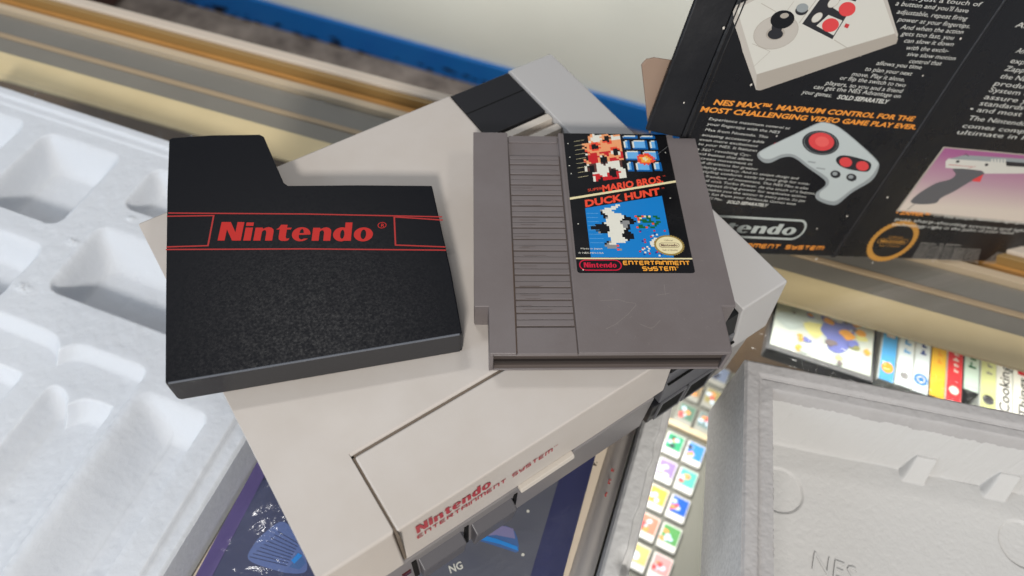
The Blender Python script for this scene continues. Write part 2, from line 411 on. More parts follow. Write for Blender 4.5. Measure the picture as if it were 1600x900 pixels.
for x_, y_ in ((-520, 120), (-300, -300), (300, 60)):
    b = MB(TZ); b.box(x_, x_+14, y_, y_+14, -860, -408, mat('post', hx(160, 150, 130), .4, .5)); b.build('post', T)

# ---- what lies under the glass
BLACKC = mat('case_black', hx(40, 42, 44), 0.35, 0.5)
CLEARC = mat('case_clear_white', hx(214, 220, 214), 0.3, 0.5)
def pal(n, *c): return mat(n, hx(*c), 0.75, 0.08)
# spines standing under the glass: (px left, px right, px bottom, colour, case colour)
ZS = -46
e_v = VC; e_u = UC
spines = [
 ('blue', 1371, 1397, 591, (90, 170, 226), 'blue spine with orange lettering and badge'),
 ('white', 1398, 1423, 600, (222, 234, 236), 'white spine with pale blue lettering'),
 ('whiteb', 1424, 1449, 610, (224, 236, 240), 'white spine with a round blue badge at its foot'),
 ('yellow', 1450, 1475, 617, (240, 192, 64), 'plain yellow spine between white and red spines'),
 ('red', 1476, 1501, 627, (214, 62, 66), 'red spine with white lettering'),
 ('grey', 1504, 1528, 607, (196, 218, 206), 'short pale spine with green lettering'),
 ('lime', 1530, 1553, 642, (214, 222, 160), 'pale lime green spine with a small dark badge'),
 ('whitec', 1555, 1580, 651, (232, 234, 228), 'white spine lettered Cooking in black'),
 ('whited', 1582, 1612, 661, (232, 234, 226), 'rightmost white spine with black letters and a red square')]
for k, (nm, xl, xr, yb, colr, lab) in enumerate(spines):
    p0 = at(xl, yb, ZS); p1 = at(xr, yb+(xr-xl)*.27, ZS)
    d = (p1-p0); w = d.dot(UC)                    # spine width along the counter
    base = Vector((p0.x, p0.y))
    ang = AC-math.radians(4)
    T = thing('game_case', 'game case under the glass, ' + lab, 'game case', (p0.x, p0.y, ZS-128), ang, 'game cases standing spine up under the glass')
    w = max(12, w-0.6)
    b = MB(); b.box(0, w, 0, 175, 0, 128-.3, BLACKC if nm in ('grey', 'yellow') else CLEARC); b.build('case', T, bevel=1)
    b = MB(); b.rect(.7, w-.7, .6, 174, 128, pal('spine_'+nm, *colr)); b.build('spine_sleeve', T)
    b = MB(); z = 128.25
    ex, ey = (0, 1), (-1, 0)
    if nm == 'blue':
        b.rect(w*.25, w*.78, 40, 120, z, pal('sp_w', 235, 225, 215)); marks(b, 'abcdefgh', w*.72, 42, w*.4, z+.1, I_ORED, 76, .03, ex=ex, ey=ey)
        b.disc(w*.5, 12, w*.36, w*.4, z+.1, I_ORANGE)
    elif nm == 'white': marks(b, 'bcdefghi', w*.75, 30, w*.5, z, I_LBLUE, 60, .02, ex=ex, ey=ey); b.disc(w*.5, 10, 3, 3, z, I_GREY)
    elif nm == 'whiteb': marks(b, 'cdef ghijk', w*.7, 34, w*.36, z, I_NAVY, 66, .0, ex=ex, ey=ey); b.disc(w*.5, 12, w*.42, w*.42, z, I_BLUE); b.ring(w*.5, 12, 3, 3, .9, z+.1, I_WHITE, 16)
    elif nm == 'yellow': marks(b, 'defghij k', w*.68, 30, w*.35, z, I_ORANGE, 62, .01, ex=ex, ey=ey)
    elif nm == 'red': marks(b, 'efgh', w*.75, 74, w*.5, z, I_WHITE, 30, .03, ex=ex, ey=ey); marks(b, 'fghijklm', w*.7, 28, w*.36, z, I_WHITE, 40, .02, ex=ex, ey=ey); b.disc(w*.5, 12, 3.4, 3.6, z, I_WHITE)
    elif nm == 'grey': marks(b, 'ghij kl', w*.75, 20, w*.5, z, I_GREEN, 52, .01, ex=ex, ey=ey)
    elif nm == 'lime': marks(b, 'hijklmno', w*.7, 34, w*.35, z, I_GREY, 50, .0, ex=ex, ey=ey); b.disc(w*.5, 12, 4, 4, z, I_BLACK)
    elif nm == 'whitec': text(b, 'Cooking', w*.8, 6, w*.62, z, I_BLACK, 42, .01, ex=ex, ey=ey); marks(b, 'ijkl', w*.75, 60, w*.3, z, I_GREY, 20, .0, ex=ex, ey=ey)
    else: text(b, 'Things', w*.8, 8, w*.5, z, I_BLACK, 34, .01, ex=ex, ey=ey); b.rect(w*.3, w*.8, 44, 54, z, I_RED); marks(b, 'jklm', w*.8, 58, w*.5, z, I_BLACK, 30, .01, ex=ex, ey=ey)
    b.build('spine_print', T)
# large flat case left of the spines
TL = at(1235, 469, ZS); BR = at(1362, 589, ZS); BL = at(1203, 537, ZS)
ang = math.atan2(BR.y-BL.y, BR.x-BL.x); wid = (BR-BL).length
T = thing('game_case', 'large flat game case with a pale cover picture, left of the upright spines', 'game case', (BL.x, BL.y, ZS-14), ang)
b = MB(); b.box(-2, wid+2, -5, 150, 0, 13.6, BLACKC); b.build('case', T, bevel=1.5)
b = MB(); b.rect(0, wid-1, 0, 146, 13.9, pal('cover_pale', 206, 214, 204)); b.build('cover_sleeve', T)
b = MB(); z = 14.1; rnd = random.Random(8)
for cx_, cy_, r, mm in [(.42,.36,9,'y'),(.5,.6,10,'v'),(.62,.42,12,'v'),(.7,.5,11,'v'),(.66,.28,11,'v'),(.72,.42,6,'o'),(.62,.62,6,'w'),(.8,.62,4,'o'),(.45,.72,8,'r'),(.33,.8,7,'g'),(.25,.5,8,'s'),(.15,.35,9,'s'),(.38,.55,8,'s'),(.86,.8,7,'k')]:
    mm = {'y': pal('cv_y', 226, 222, 150), 'v': pal('cv_v', 120, 128, 190), 'o': pal('cv_o', 236, 170, 84), 'w': pal('cv_w', 220, 224, 220), 'r': pal('cv_r', 176, 110, 120), 'g': pal('cv_g', 150, 150, 100), 's': pal('cv_s', 190, 202, 196), 'k': pal('cv_k', 130, 120, 120)}[mm]
    cx2, cy2 = cx_*wid, cy_*62+4
    b.flat([spline([(cx2+r*rnd.uniform(.6, 1.3)*math.cos(a), cy2+r*rnd.uniform(.5, 1.1)*math.sin(a)) for a in np.linspace(0, 5.6, 8)], 3)], z, mm); z += .04
for _ in range(34):
    cx2, cy2, r = rnd.uniform(.08, .94)*wid, rnd.uniform(2, 66), rnd.uniform(1.2, 4.2)
    mm = pal(*rnd.choice([('cv_v', 120, 128, 190), ('cv_o', 236, 170, 84), ('cv_r', 176, 110, 120), ('cv_g', 150, 150, 100), ('cv_s', 190, 202, 196), ('cv_k', 130, 120, 120), ('cv_y', 226, 222, 150)]))
    b.flat([spline([(cx2+r*rnd.uniform(.5, 1.5)*math.cos(a), cy2+r*rnd.uniform(.4, 1.1)*math.sin(a)) for a in np.linspace(0, 5.6, 7)], 3)], z, mm); z += .02
marks(b, 'klmnopqrs', wid*.08, 52, 7, z+.1, pal('cv_k', 130, 120, 120), 34, .02)
b.build('cover_print', T)

# game cards far below, in rows
ZC = -255
P0 = at(1054, 693, ZC); A1 = at(1086, 708, ZC)-P0; B1 = at(1041, 734, ZC)-P0
cols = [(60, 150, 110), (60, 130, 210), (140, 120, 190), (90, 176, 160), (236, 170, 80), (40, 90, 180), (220, 130, 110), (90, 150, 90), (206, 180, 120), (226, 150, 150), (150, 170, 180), (230, 150, 110), (90, 170, 200), (220, 90, 80), (120, 120, 190)]
names = ['green', 'sky blue', 'lilac and pink', 'mint', 'amber', 'deep blue and yellow', 'salmon', 'leaf green and gold', 'ivory', 'pale pink', 'pale grey', 'peach', 'teal', 'scarlet', 'violet']
traym = mat('card_tray', hx(110, 110, 102), .5, .4)
angc = math.atan2(A1.y, A1.x)
T = thing('card_tray', 'grey tray deep under the glass holding rows of small game cards', 'tray', (P0.x, P0.y, ZC-10), angc)
b = MB(); b.box(-95, 150, -300, 118, 0, 3, traym); b.box(-95, 150, 118, 122, 0, 9, traym)
b.build('base', T, bevel=.5)
b = MB(); b.box(-93, 150, 18.0, 24.0, 3.1, 10, mat('tray_bar', hx(196, 180, 150), .5, .4)); b.build('divider_bar', T, bevel=.5)
cw = A1.length*.86; ch = B1.length*.82
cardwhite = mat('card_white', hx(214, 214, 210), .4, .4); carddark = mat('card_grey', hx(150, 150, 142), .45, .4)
def card(p, idx, lab, body, cc, grp):
    T = thing('game_card', lab, 'game card', (p.x, p.y, ZC-6.9), angc, grp)
    b = MB(); b.box(-cw/2, cw/2, -ch/2, ch/2, 0, 4, body); b.build('body', T, bevel=1)
    b = MB(); b.rect(-cw*.43, cw*.43, -ch*.24, ch*.44, 4.1, cc)
    r_ = random.Random(idx)
    for q in range(5):
        x0 = r_.uniform(-cw*.36, cw*.1); y0 = r_.uniform(-ch*.16, ch*.25)
        b.flat([spline([(x0+r_.uniform(.5,1)*cw*.2*math.cos(a), y0+r_.uniform(.5,1)*ch*.13*math.sin(a)) for a in (0,1.2,2.4,3.6,4.8)], 3)], 4.2+.05*q, pal('cc%d' % r_.randrange(8), *[(230,200,90),(210,90,90),(240,240,230),(60,90,170),(90,160,110),(230,150,90),(190,210,226),(60,60,70)][r_.randrange(8)]))
    b.build('card_label', T)
rown = ['first', 'second', 'third', 'fourth', 'fifth']; coln = ['left', 'right']
i = 0
for r in range(5):
    for c in (0, 1):
        p = P0+A1*c+B1*r
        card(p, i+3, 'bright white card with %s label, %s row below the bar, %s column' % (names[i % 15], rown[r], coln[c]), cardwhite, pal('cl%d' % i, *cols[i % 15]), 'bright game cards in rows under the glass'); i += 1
for r in range(3):
    for c in (0, 1):
        p = P0+A1*(c+.1)-B1*(r+1.25)
        card(p, i+40, 'dim card with %s label, %s row above the bar, %s column' % (['dull green', 'grey teal', 'brown', 'mustard', 'dark green', 'grey blue'][r*2+c], rown[r], coln[c]), carddark, pal('cd%d' % i, *[(90,120,104),(110,130,130),(140,120,90),(150,140,96),(84,110,96),(110,120,140)][r*2+c]), 'dim game cards above the tray bar'); i += 1

# ================================================================== FOAM
def foam_mesh(name, fn, nx, ny, sx, sy, z0, m, parent, edge_noise=.5, matfn=None, mats=None):
    xs = np.linspace(0, sx, nx); ys = np.linspace(0, sy, ny)
    X, Y = np.meshgrid(xs, ys, indexing='ij')
    Z = fn(X, Y)
    me = bpy.data.meshes.new(name)
    idx = np.arange(nx*ny).reshape(nx, ny)
    V = np.stack([X.ravel(), Y.ravel(), Z.ravel()], 1)
    F = np.stack([idx[:-1,:-1].ravel(), idx[1:,:-1].ravel(), idx[1:,1:].ravel(), idx[:-1,1:].ravel()], 1)
    # skirt
    per = list(idx[:,0])+list(idx[-1,1:])+list(idx[::-1,-1][1:])+list(idx[0,::-1][1:-1])
    lo = V[per].copy(); lo[:,2] = z0
    wob = np.interp(np.arange(len(per)), np.arange(0, len(per)+6, 6), RNG.randn(len(range(0, len(per)+6, 6)))*edge_noise*.5)
    hi = V[per].copy(); n0 = len(V); n = len(per)
    V = np.concatenate([V, hi, lo]); n1 = n0+n
    SK = np.array([[n0+(i+1) % n, n0+i, n1+i, n1+(i+1) % n] for i in range(n)])
    F = np.concatenate([F, SK])
    me.from_pydata((V*S).tolist(), [], F.tolist()); me.materials.append(m)
    for q in (mats or []): me.materials.append(q)
    if matfn:
        mi = np.zeros(len(F), int); cx_ = (X[:-1,:-1]+X[1:,1:]).ravel()/2; cy_ = (Y[:-1,:-1]+Y[1:,1:]).ravel()/2
        mi[:len(cx_)] = matfn(cx_, cy_); mi[len(cx_):] = len(mats or []); me.polygons.foreach_set('material_index', mi.tolist())
    me.update()
    me.polygons.foreach_set('use_smooth', [True]*len(F)); me.set_sharp_from_angle(angle=math.radians(70))
    o = bpy.data.objects.new(name, me); COL.objects.link(o); o.parent = parent
    return o
def sstep(t): t = np.clip(t, 0, 1); return t*t*(3-2*t)
def noise2(X, Y, scale, seed):
    r = np.random.RandomState(seed); g = r.randn(64, 64)
    x = (X/scale) % 63; y = (Y/scale) % 63; x0 = x.astype(int); y0 = y.astype(int); fx = x-x0; fy = y-y0
    fx = fx*fx*(3-2*fx); fy = fy*fy*(3-2*fy)
    return g[x0,y0]*(1-fx)*(1-fy)+g[x0+1,y0]*fx*(1-fy)+g[x0,y0+1]*(1-fx)*fy+g[x0+1,y0+1]*fx*fy
def recess(X, Y, x0, x1, y0, y1, depth, w, r=8, walls=None):
    """rounded rectangular hollow; walls=(x0,x1,y0,y1) wall widths"""
    cx_, cy_ = (x0+x1)/2, (y0+y1)/2; hx_, hy_ = (x1-x0)/2-r, (y1-y0)/2-r
    wx0, wx1, wy0, wy1 = walls or (w, w, w, w)
    qx = np.abs(X-cx_)-hx_; qy = np.abs(Y-cy_)-hy_
    d = np.hypot(np.maximum(qx, 0), np.maximum(qy, 0))+np.minimum(np.maximum(qx, qy), 0)-r
    kx = np.where(X < cx_, wx0, wx1); ky = np.where(Y < cy_, wy0, wy1)
    ww = np.where(qx-r > qy-r, kx, ky)
    # smooth combination of the four wall slopes
    dx = np.where(X < cx_, X-x0, x1-X)/kx; dy = np.where(Y < cy_, Y-y0, y1-Y)/ky
    t = np.minimum(dx, dy)
    k = .35; hh = np.clip(.5+.5*(dy-dx)/k, 0, 1); t = dy*(1-hh)+dx*hh-k*hh*(1-hh)
    inside = np.clip(-d/2.0, 0, 1)
    return depth*sstep(t)*sstep(inside*1.5)

# left tray: local x runs back-left along its back edge, local y front-left
CN = Vector((136.7, 218.5)); ANG_L = math.atan2(.812, -.583)
H_L = 38.0
def left_h(X, Y):
    Z = np.full_like(X, H_L)
    Z -= 2.2*(1-sstep((Y-1)/2.0))                      # back lip
    Z -= 1.8*(sstep((Y-8)/2.0))*1.0
    Z -= 1.0*sstep((Y-14)/2)
    D = np.zeros_like(X)
    for a in [
        (188, 254, 24, 94, 25, 1, 13, (18, 13, 22, 4)),
        (270, 360, 22, 92, 24, 1, 13, (15, 12, 22, 4)),
        (98, 164, 24, 64, 16, 1, 11, (14, 11, 16, 4)),
        (40, 166, 80, 136, 23, 1, 12, (16, 16, 24, 3)),
        (184, 262, 108, 158, 24, 1, 11, (14, 10, 16, 2.5)),
        (270, 360, 110, 160, 24, 1, 11, (10, 10, 12, 3)),
        (72, 190, 158, 330, 9, 1, 9, (3, 10, 9, 6)),
        (80, 132, 176, 330, 24, 1, 11, (3, 20, 20, 6)),
        (138, 182, 178, 330, 20, 1, 10, (8, 14, 16, 6)),
        (24, 70, 170, 340, 26, 1, 9, (3, 26, 20, 8)),
        ]:
        cusp = 9*np.exp(-np.abs((X-(106 if a[0] == 80 else 128))/4.5)) if a[0] in (80, 72) else 0
        D = np.maximum(D, recess(X, Y-cusp, a[0], a[1], a[2], a[3], a[4], a[5], a[6], a[7]))
    Z -= .82*D
    # ledge along the right side
    Z -= 2.5*(1-sstep((X-13+.02*Y)/1.6))*sstep((Y-150)/6)
    edge = np.minimum(X, Y); Z -= 1.6*(1-sstep(edge/2.0))
    Z += .10*noise2(X, Y, 5, 1)+.05*noise2(X, Y, 1.7, 2)
    for cx_, cy_, r in ((150, 70, 3), (172, 100, 3.5), (176, 140, 5), (190, 150, 4), (60, 150, 3)):  # chips of loose foam
        Z += 1.2*np.exp(-(((X-cx_)/r)**2+((Y-cy_)/(r*.5))**2))*(1+.6*noise2(X, Y, 1.2, 7))
    return Z
T = thing('foam_tray', 'large white moulded foam packing tray with deep hollows at the left', 'foam tray', (CN.x, CN.y, .1), ANG_L)
foam_mesh('tray_body', left_h, 441, 401, 345, 315, 0, FOAM, T)

# foam bar of the lower tray, right of the cream card
T = thing('foam_bar', 'narrow stepped foam packing bar beneath the right end of the console', 'foam bar', (CN.x, CN.y, .1), ANG_L)
def bar_h(X, Y):
    Z = 38.6-4.2*sstep((5.4+.6*noise2(Y, X, 9, 3)-X)/1.3)
    Z -= 2*(1-sstep(np.minimum(X, 14.6-X)/1.5))
    Z += .09*noise2(X, Y, 3, 5)+.05*noise2(X, Y, 1.1, 6)
    Z -= 7*np.exp(-(((Y-112)/5)**2+((X-3)/4)**2))       # broken bite
    Z -= 4*np.exp(-(((Y-128)/2.5)**2+((X-7)/6)**2))
    return Z
o = foam_mesh('bar_body', bar_h, 30, 400, 14.6, 220, 0, FOAM2, T)
o.location = Vector((-219.5, 52, 0))*S

# right tray
A2 = Vector((242.0, -8.7)); ANG_R = math.radians(-45.6)
H_R = 73.5
def right_h(X, Yp):
    Y = Yp                                            # distance from the far edge
    jag = .22*noise2(X, Y, 4.5, 11)+.16*noise2(X, Y, 1.3, 12)
    d = np.minimum(X, Y)
    Z = np.full_like(X, H_R)
    Z -= 1.6*np.exp(-((d-8.6+.25*jag)/.9)**2)          # line pressed along the rim
    Z -= 1.5*sstep((d-8.8)/.8)
    di = np.minimum(X-15.5, Y-14.5)+jag*.5*(np.abs(d-15) < 3)
    t = sstep(di/3.2)
    deep = 50.5
    far = sstep((Y-14.5)/9.0)*.35+.65*sstep((Y-14.5)/7)
    Z -= deep*np.where(Y-14.5 < X-15.5, sstep((Y-14.5+jag*.4)/8.0), t)
    fl = (di > 8)
    for cx_ in (112, 158, 204):                        # buttresses against the far wall
        u = np.abs(X-cx_-2)
        k = sstep((8-u)/2.6)
        Z = np.where((di > 0), np.maximum(Z, (H_R-3-50.5)+k*np.clip(17*(1-(Y-22)/8), 0, 19)*(Y > 14)*1.0), Z)
    for cx_, cy_, r in ((37, 50, 14), (172, 52, 14)):
        rr = np.hypot(X-cx_, Y-cy_); Z -= 1.4*sstep((r-rr)/1.4)*(di > 6)
    Z -= 1.6*(1-sstep(np.minimum(X, Y)/1.6))
    Z += (.05*noise2(X, Y, 2.6, 8)+.035*noise2(X, Y, 1.1, 9))*(1+.8*(d < 16))+.25*noise2(X, Y, 30, 4)*(di > 8)
    return Z
T = thing('foam_tray', 'grey-white open foam packing tray with a deep smooth well at the right', 'foam tray', (A2.x, A2.y, .1), ANG_R)
class _R: pass
o = foam_mesh('tray_body', lambda X, Y: right_h(X, 190-Y), 421, 401, 215, 190, 0, FOAM2, T,
              matfn=lambda x, y: (np.minimum(x, 190-y) < 16.5).astype(int), mats=[FOAMR, mat('lit_speckled_foam', (0.84, 0.83, 0.81), .85, .2, bump=[(300, .06, 'voronoi'), (140, .1, 'noise')], vary=(380, .35, (0.30, 0.28, 0.26)))])  # speckled outer wall; its pale base has the light put into the colour
o.location = Vector((0, -190, 0))*S
foamtxt = mat('foam_letters', (0.52, 0.515, 0.505), .75, .2)
b = MB(); b.frame = Matrix.Translation((0, 0, 0))
pa = local(A2, ANG_R, at(1268, 868, 22)); pb = local(A2, ANG_R, at(1332, 893, 22))
dd = Vector((pb[0]-pa[0], pb[1]-pa[1])); ln = dd.length; dd.normalize()
cu = MB(); text(cu, 'NES', pa[0], pa[1]-7, 10, 21.7, foamtxt, ln*1.05, -.01, 0, ex=(dd.x, dd.y), ey=(-dd.y, dd.x))
ob = cu.build('moulded_letters', T)
so = ob.modifiers.new('solid', 'SOLIDIFY'); so.thickness = .0014; so.offset = 0

# ================================================================== CREAM CARD + BOOKLET IN A PLASTIC BAG
def loc_poly(pxs, z, o2, rz=0): return [local(o2, rz, at(u, v, z)) for u, v in pxs]
O = (60.0, 60.0)
T = thing('card_insert', 'flat cream card sheet lying under the console and booklet', 'card insert', (O[0], O[1], .2), 0)
def tl(su, sv): # tray-left frame to world
    p = CN+Vector((-.583, .812)).normalized()*su+Vector((-.812, -.583)).normalized()*sv
    return p
pp = [tl(-1.5, 35), tl(-1.5, 300), tl(-193, 300), tl(-193, 35)]
b = MB(); b.prism([(p.x-O[0], p.y-O[1]) for p in pp], 0, 1.4, CREAM); b.build('sheet', T, bevel=.3)
b = MB()                                        # upturned pale edge beside the foam bar
a0, a1 = tl(-193.5, 60), tl(-193.5, 300); c0, c1 = tl(-204, 60), tl(-204, 300)
def q3(p, z): return (p.x-O[0], p.y-O[1], z)
EDGE = mat('pale_edge', hx(214, 204, 194), .35, .5)
prof = [(-192, 1.6), (-193.6, 4), (-195.4, 9), (-197.6, 14), (-200.5, 17.2), (-203.5, 17.6), (-204, 10), (-204, 0), (-192, .2)]
vs = [q3(tl(s_, 60), z_) for s_, z_ in prof]+[q3(tl(s_, 300), z_) for s_, z_ in prof]; n = len(prof)
b.put(vs, [(i, (i+1) % n, n+(i+1) % n, n+i) for i in range(n)]+[list(range(n))[::-1], list(range(n, 2*n))], EDGE)
b.build('raised_edge', T, smooth=True, angle=50)
b = MB()
REDL = mat('red_stamp', hx(200, 60, 56), .5, .3)
def plane_text(parent, s, p0, p1, z, h, m, **k):
    pass
g0 = Vector(local(O, 0, at(952, 781, 12))); g1 = Vector(local(O, 0, at(964, 732, 12)))
dd = (g1-g0); ln = dd.length; dd.normalize()
for i_, ch_ in enumerate(('D', 'FI', 'F.')):
    q = g0+dd*ln*(.0+.40*i_); text(b, ch_, q.x, q.y, 3.4, 18.2-3.2, REDL, None, .02, ex=(dd.x, dd.y), ey=(-dd.y, dd.x))
g0 = Vector(local(O, 0, at(932, 728, 2))); 
text(b, 'F.', g0.x, g0.y, 3.0, 1.7, I_BLACK, None, .02, ex=(.75, .6), ey=(-.6, .75))
b.build('printed_text', T)

NAVY = mat('booklet_navy', hx(36, 42, 92), .35, .4, vary=(20, .4, hx(26, 30, 70)), bump=(60, .5, 'noise'))
DGR = mat('booklet_dark', hx(92, 94, 104), .4, .4, vary=(30, .5, hx(72, 76, 96)), bump=(60, .4, 'noise'))
PURP = mat('booklet_purple', hx(92, 78, 142), .4, .4, vary=(25, .6, hx(76, 64, 116)))
SLATE = mat('booklet_slate', hx(56, 66, 106), .4, .4, vary=(25, .6, hx(42, 48, 84)))
CYAN = mat('booklet_cyan', hx(20, 140, 224), .4, .4); BLUEG = mat('booklet_blue', hx(64, 104, 160), .4, .4)
LILAC = mat('booklet_lilac', hx(132, 128, 170), .4, .4); RIBB = mat('booklet_rib', hx(90, 112, 168), .4, .4)
T = thing('booklet', 'navy printed booklet in a clear bag, partly under the front of the console', 'booklet', (O[0], O[1], 1.8), 0)
ZB = 4.0
def bp(pxs): return loc_poly(pxs, ZB, O)
L0, L1 = at(395, 734, ZB), at(304, 900, ZB); R0, R1 = at(930, 715, ZB), at(880, 900, ZB)
dl = (L1-L0).normalized(); dr = (R1-R0).normalized()
cor = [L0-dl*40, L1+dl*40, R1+dr*40, R0-dr*40]
cor = [(p.x-O[0], p.y-O[1]) for p in cor]
b = MB(); b.prism(cor, 0, 1.6, NAVY); b.build('cover', T, bevel=.3)
b = MB()
pq = bp([(395, 734), (409, 751), (331, 902), (304, 902)]); e0 = Vector(pq[0])-Vector(pq[3])
b.flat([[tuple(Vector(pq[0])+e0*.3), tuple(Vector(pq[1])+e0*.3), tuple(Vector(pq[2])-e0*.4), tuple(Vector(pq[3])-e0*.4)][::-1]], 2.2, PURP)
def ext(pts): return pts
b.flat([bp([(409, 751), (332, 902), (318, 960), (600, 960), (560, 800), (470, 730)])], 2.2, SLATE)
b.flat([bp([(560, 800), (600, 960), (811, 960), (870, 760), (880, 726), (700, 740)])], 2.2, DGR)
fan = spline(bp([(444, 815), (470, 850), (480, 890), (455, 896), (420, 888), (388, 874), (396, 852), (414, 832)]), 4)
b.flat([fan], 2.35, RIBB)
for i in range(9):
    t = i/9
    a_ = (396+t*48, 852-t*33+6); c_ = (430+t*40, 886-t*50+12)
    q = bp([(390+t*50, 870-t*44), (448+t*22, 884-t*38)]); b.line(q, .35, 2.45, mat('booklet_rib_line', hx(34, 44, 86), .4, .4))
b.flat([bp([(455, 876), (466, 864), (473, 868), (460, 881)])], 2.5, CYAN)
b.flat([bp([(452, 886), (470, 866), (478, 880), (468, 890)])], 2.4, BLUEG)
b.flat([spline(bp([(738, 842), (780, 822), (804, 830), (810, 862), (790, 858), (752, 846)]), 3)], 2.35, BLUEG)
b.flat([bp([(752, 838), (780, 820), (802, 826), (805, 842), (775, 836)])], 2.45, LILAC)
b.flat([bp([(752, 836), (776, 842), (808, 854), (810, 861), (780, 850), (750, 843)])], 2.55, CYAN)
for (u, v) in ((825, 799), (817, 867), (700, 872)): 
    q = bp([(u, v)])[0]; b.disc(q[0], q[1], .9, .9, 2.6, I_WHITE, 10)
q0 = Vector(bp([(704, 896)])[0]); q1 = Vector(bp([(724, 888)])[0]); dd = (q1-q0); ln = dd.length; dd.normalize()
text(b, 'NG', q0.x, q0.y, 4.2, 2.6, I_WHITE, ln, .02, ex=(dd.x, dd.y), ey=(-dd.y, dd.x))
b.build('cover_print', T)
bagm = film_mat('clear_bag', (.97, .97, .98), 0.12, (38, 2.2), 0.03, 1.0)
# crumpled clear bag over the booklet
nx, ny = 60, 50; vs = []; fs = []
c4 = [Vector(c) for c in cor]
for i in range(nx):
    for j in range(ny):
        a_, b_ = i/(nx-1), j/(ny-1)
        p = (c4[0]*(1-a_)+c4[3]*a_)*(1-b_)+(c4[1]*(1-a_)+c4[2]*a_)*b_
        z_ = 3.2+.5*math.sin(a_*23+4*b_)*math.sin(b_*17+3*a_)+random.uniform(-.12, .12)
        vs.append((p.x, p.y, z_))
for i in range(nx-1):
    for j in range(ny-1): fs.append((i*ny+j, (i+1)*ny+j, (i+1)*ny+j+1, i*ny+j+1))
b = MB(); b.put(vs, fs, bagm); b.build('clear_bag', T, smooth=True, angle=80)

# loose crumpled clear film on the glass, its folds showing round the foam trays
filmm = film_mat('loose_film', (.98, .98, .98), 0.10, (30, 1.5), 0.02, .5)
def film(label, quad, z, seed, nx=70, ny=40, amp=2.0):
    r = random.Random(seed); cx_ = sum(p[0] for p in quad)/4; cy_ = sum(p[1] for p in quad)/4
    vs = []; fs = []
    ph = [(r.uniform(8, 40), r.uniform(8, 40), r.uniform(0, 6)) for _ in range(5)]
    for i in range(nx):
        for j in range(ny):
            a_, b_ = i/(nx-1), j/(ny-1)
            p = [(quad[0][k]*(1-a_)+quad[1][k]*a_)*(1-b_)+(quad[3][k]*(1-a_)+quad[2][k]*a_)*b_ for k in (0, 1)]
            s_ = sum(abs(math.sin(f1*a_+f2*b_+f3)) for f1, f2, f3 in ph)/5
            fall = 1 if 0 < i < nx-1 and 0 < j < ny-1 else .2
            vs.append((p[0]-cx_, p[1]-cy_, .3+amp*(1-s_)*fall*1.6+r.uniform(0, .25)))
    for i in range(nx-1):
        for j in range(ny-1): fs.append((i*ny+j, (i+1)*ny+j, (i+1)*ny+j+1, i*ny+j+1))
    b = MB(); b.put(vs, fs, filmm); o = b.build('plastic_film', None, smooth=True, angle=25)
    o.location = Vector((cx_, cy_, z))*S
    return tag(o, label, 'plastic film')
ql = lambda *pp: [tuple(at(u, v, 0)) for u, v in pp]
film('crumpled clear plastic film sticking out behind the left foam tray', ql((-60, 95), (330, 215), (330, 262), (-60, 150)), .2, 3, 90, 16)
film('creased clear plastic film on the glass behind the right foam tray', ql((1175, 505), (1640, 640), (1640, 700), (1160, 560)), .2, 5, 110, 22)
b = MB(Matrix(((1,0,0,0),(0,1,0,0),(0,0,1,0),(0,0,0,1)))); r = random.Random(4)
ridge = mat('film_fold', (.75, .76, .76), .15, .8)

# ================================================================== CONSOLE
ZT = 128.0
T = thing('game_console', 'light grey two-tone game console lying flat beneath the sleeve and cartridge', 'game console', (0, 0, 40), 0)
C = 88.0                                        # local top height
def shell_piece(x0, x1, name, m, y0=0, y1=203, side=(0, 0)):
    b = MB(); d0 = 1.8 if side[0] else 0; d1 = 1.8 if side[1] else 0
    b.hexa([(x0-d0, y0-3 if y0 == 0 else y0, C-42), (x1+d1, y0-3 if y0 == 0 else y0, C-42), (x1+d1, y1+1.5, C-42), (x0-d0, y1+1.5, C-42)],
           [(x0, y0, C), (x1, y0, C), (x1, y1, C), (x0, y1, C)], m)
    return b
# left part of the upper shell, cut round the door
X0, X1, YD = 33.2, 181.6, 36.6
b = MB()
def fy(z): return -3*(C-z)/42                   # slope of the front face
zb_ = C-42
b.hexa([(-1.8, -3, zb_), (X0-.5, -3, zb_), (X0-.5, YD+.5, zb_), (-1.8, YD+.5, zb_)], [(0, 0, C), (X0-.5, 0, C), (X0-.5, YD+.5, C), (0, YD+.5, C)], SHELL)
b.hexa([(-1.8, YD+.5, zb_), (182, YD+.5, zb_), (182, 204.5, zb_), (-1.8, 204.5, zb_)], [(0, YD+.5, C), (182, YD+.5, C), (182, 203, C), (0, 203, C)], SHELL)
bm = bmesh.new()
b2 = b
# build as one solid outline prism to avoid an inner seam
b = MB()
out = [(0, 0), (X0-.5, 0), (X0-.5, YD+.5), (182, YD+.5), (182, 203), (0, 203)]
low = [(-1.8, -3), (X0-.5, -3), (X0-.5, YD+.5), (182, YD+.5), (182, 204.5), (-1.8, 204.5)]
vs = [(x, y, zb_) for x, y in low]+[(x, y, C) for x, y in out]
b.put(vs, [(5, 2, 1, 0), (5, 4, 3, 2), (6, 7, 8, 11), (8, 9, 10, 11)]+[(i, (i+1) % 6, 6+(i+1) % 6, 6+i) for i in range(6)], SHELL)
b.build('upper_shell', T, bevel=1.5, seg=3)
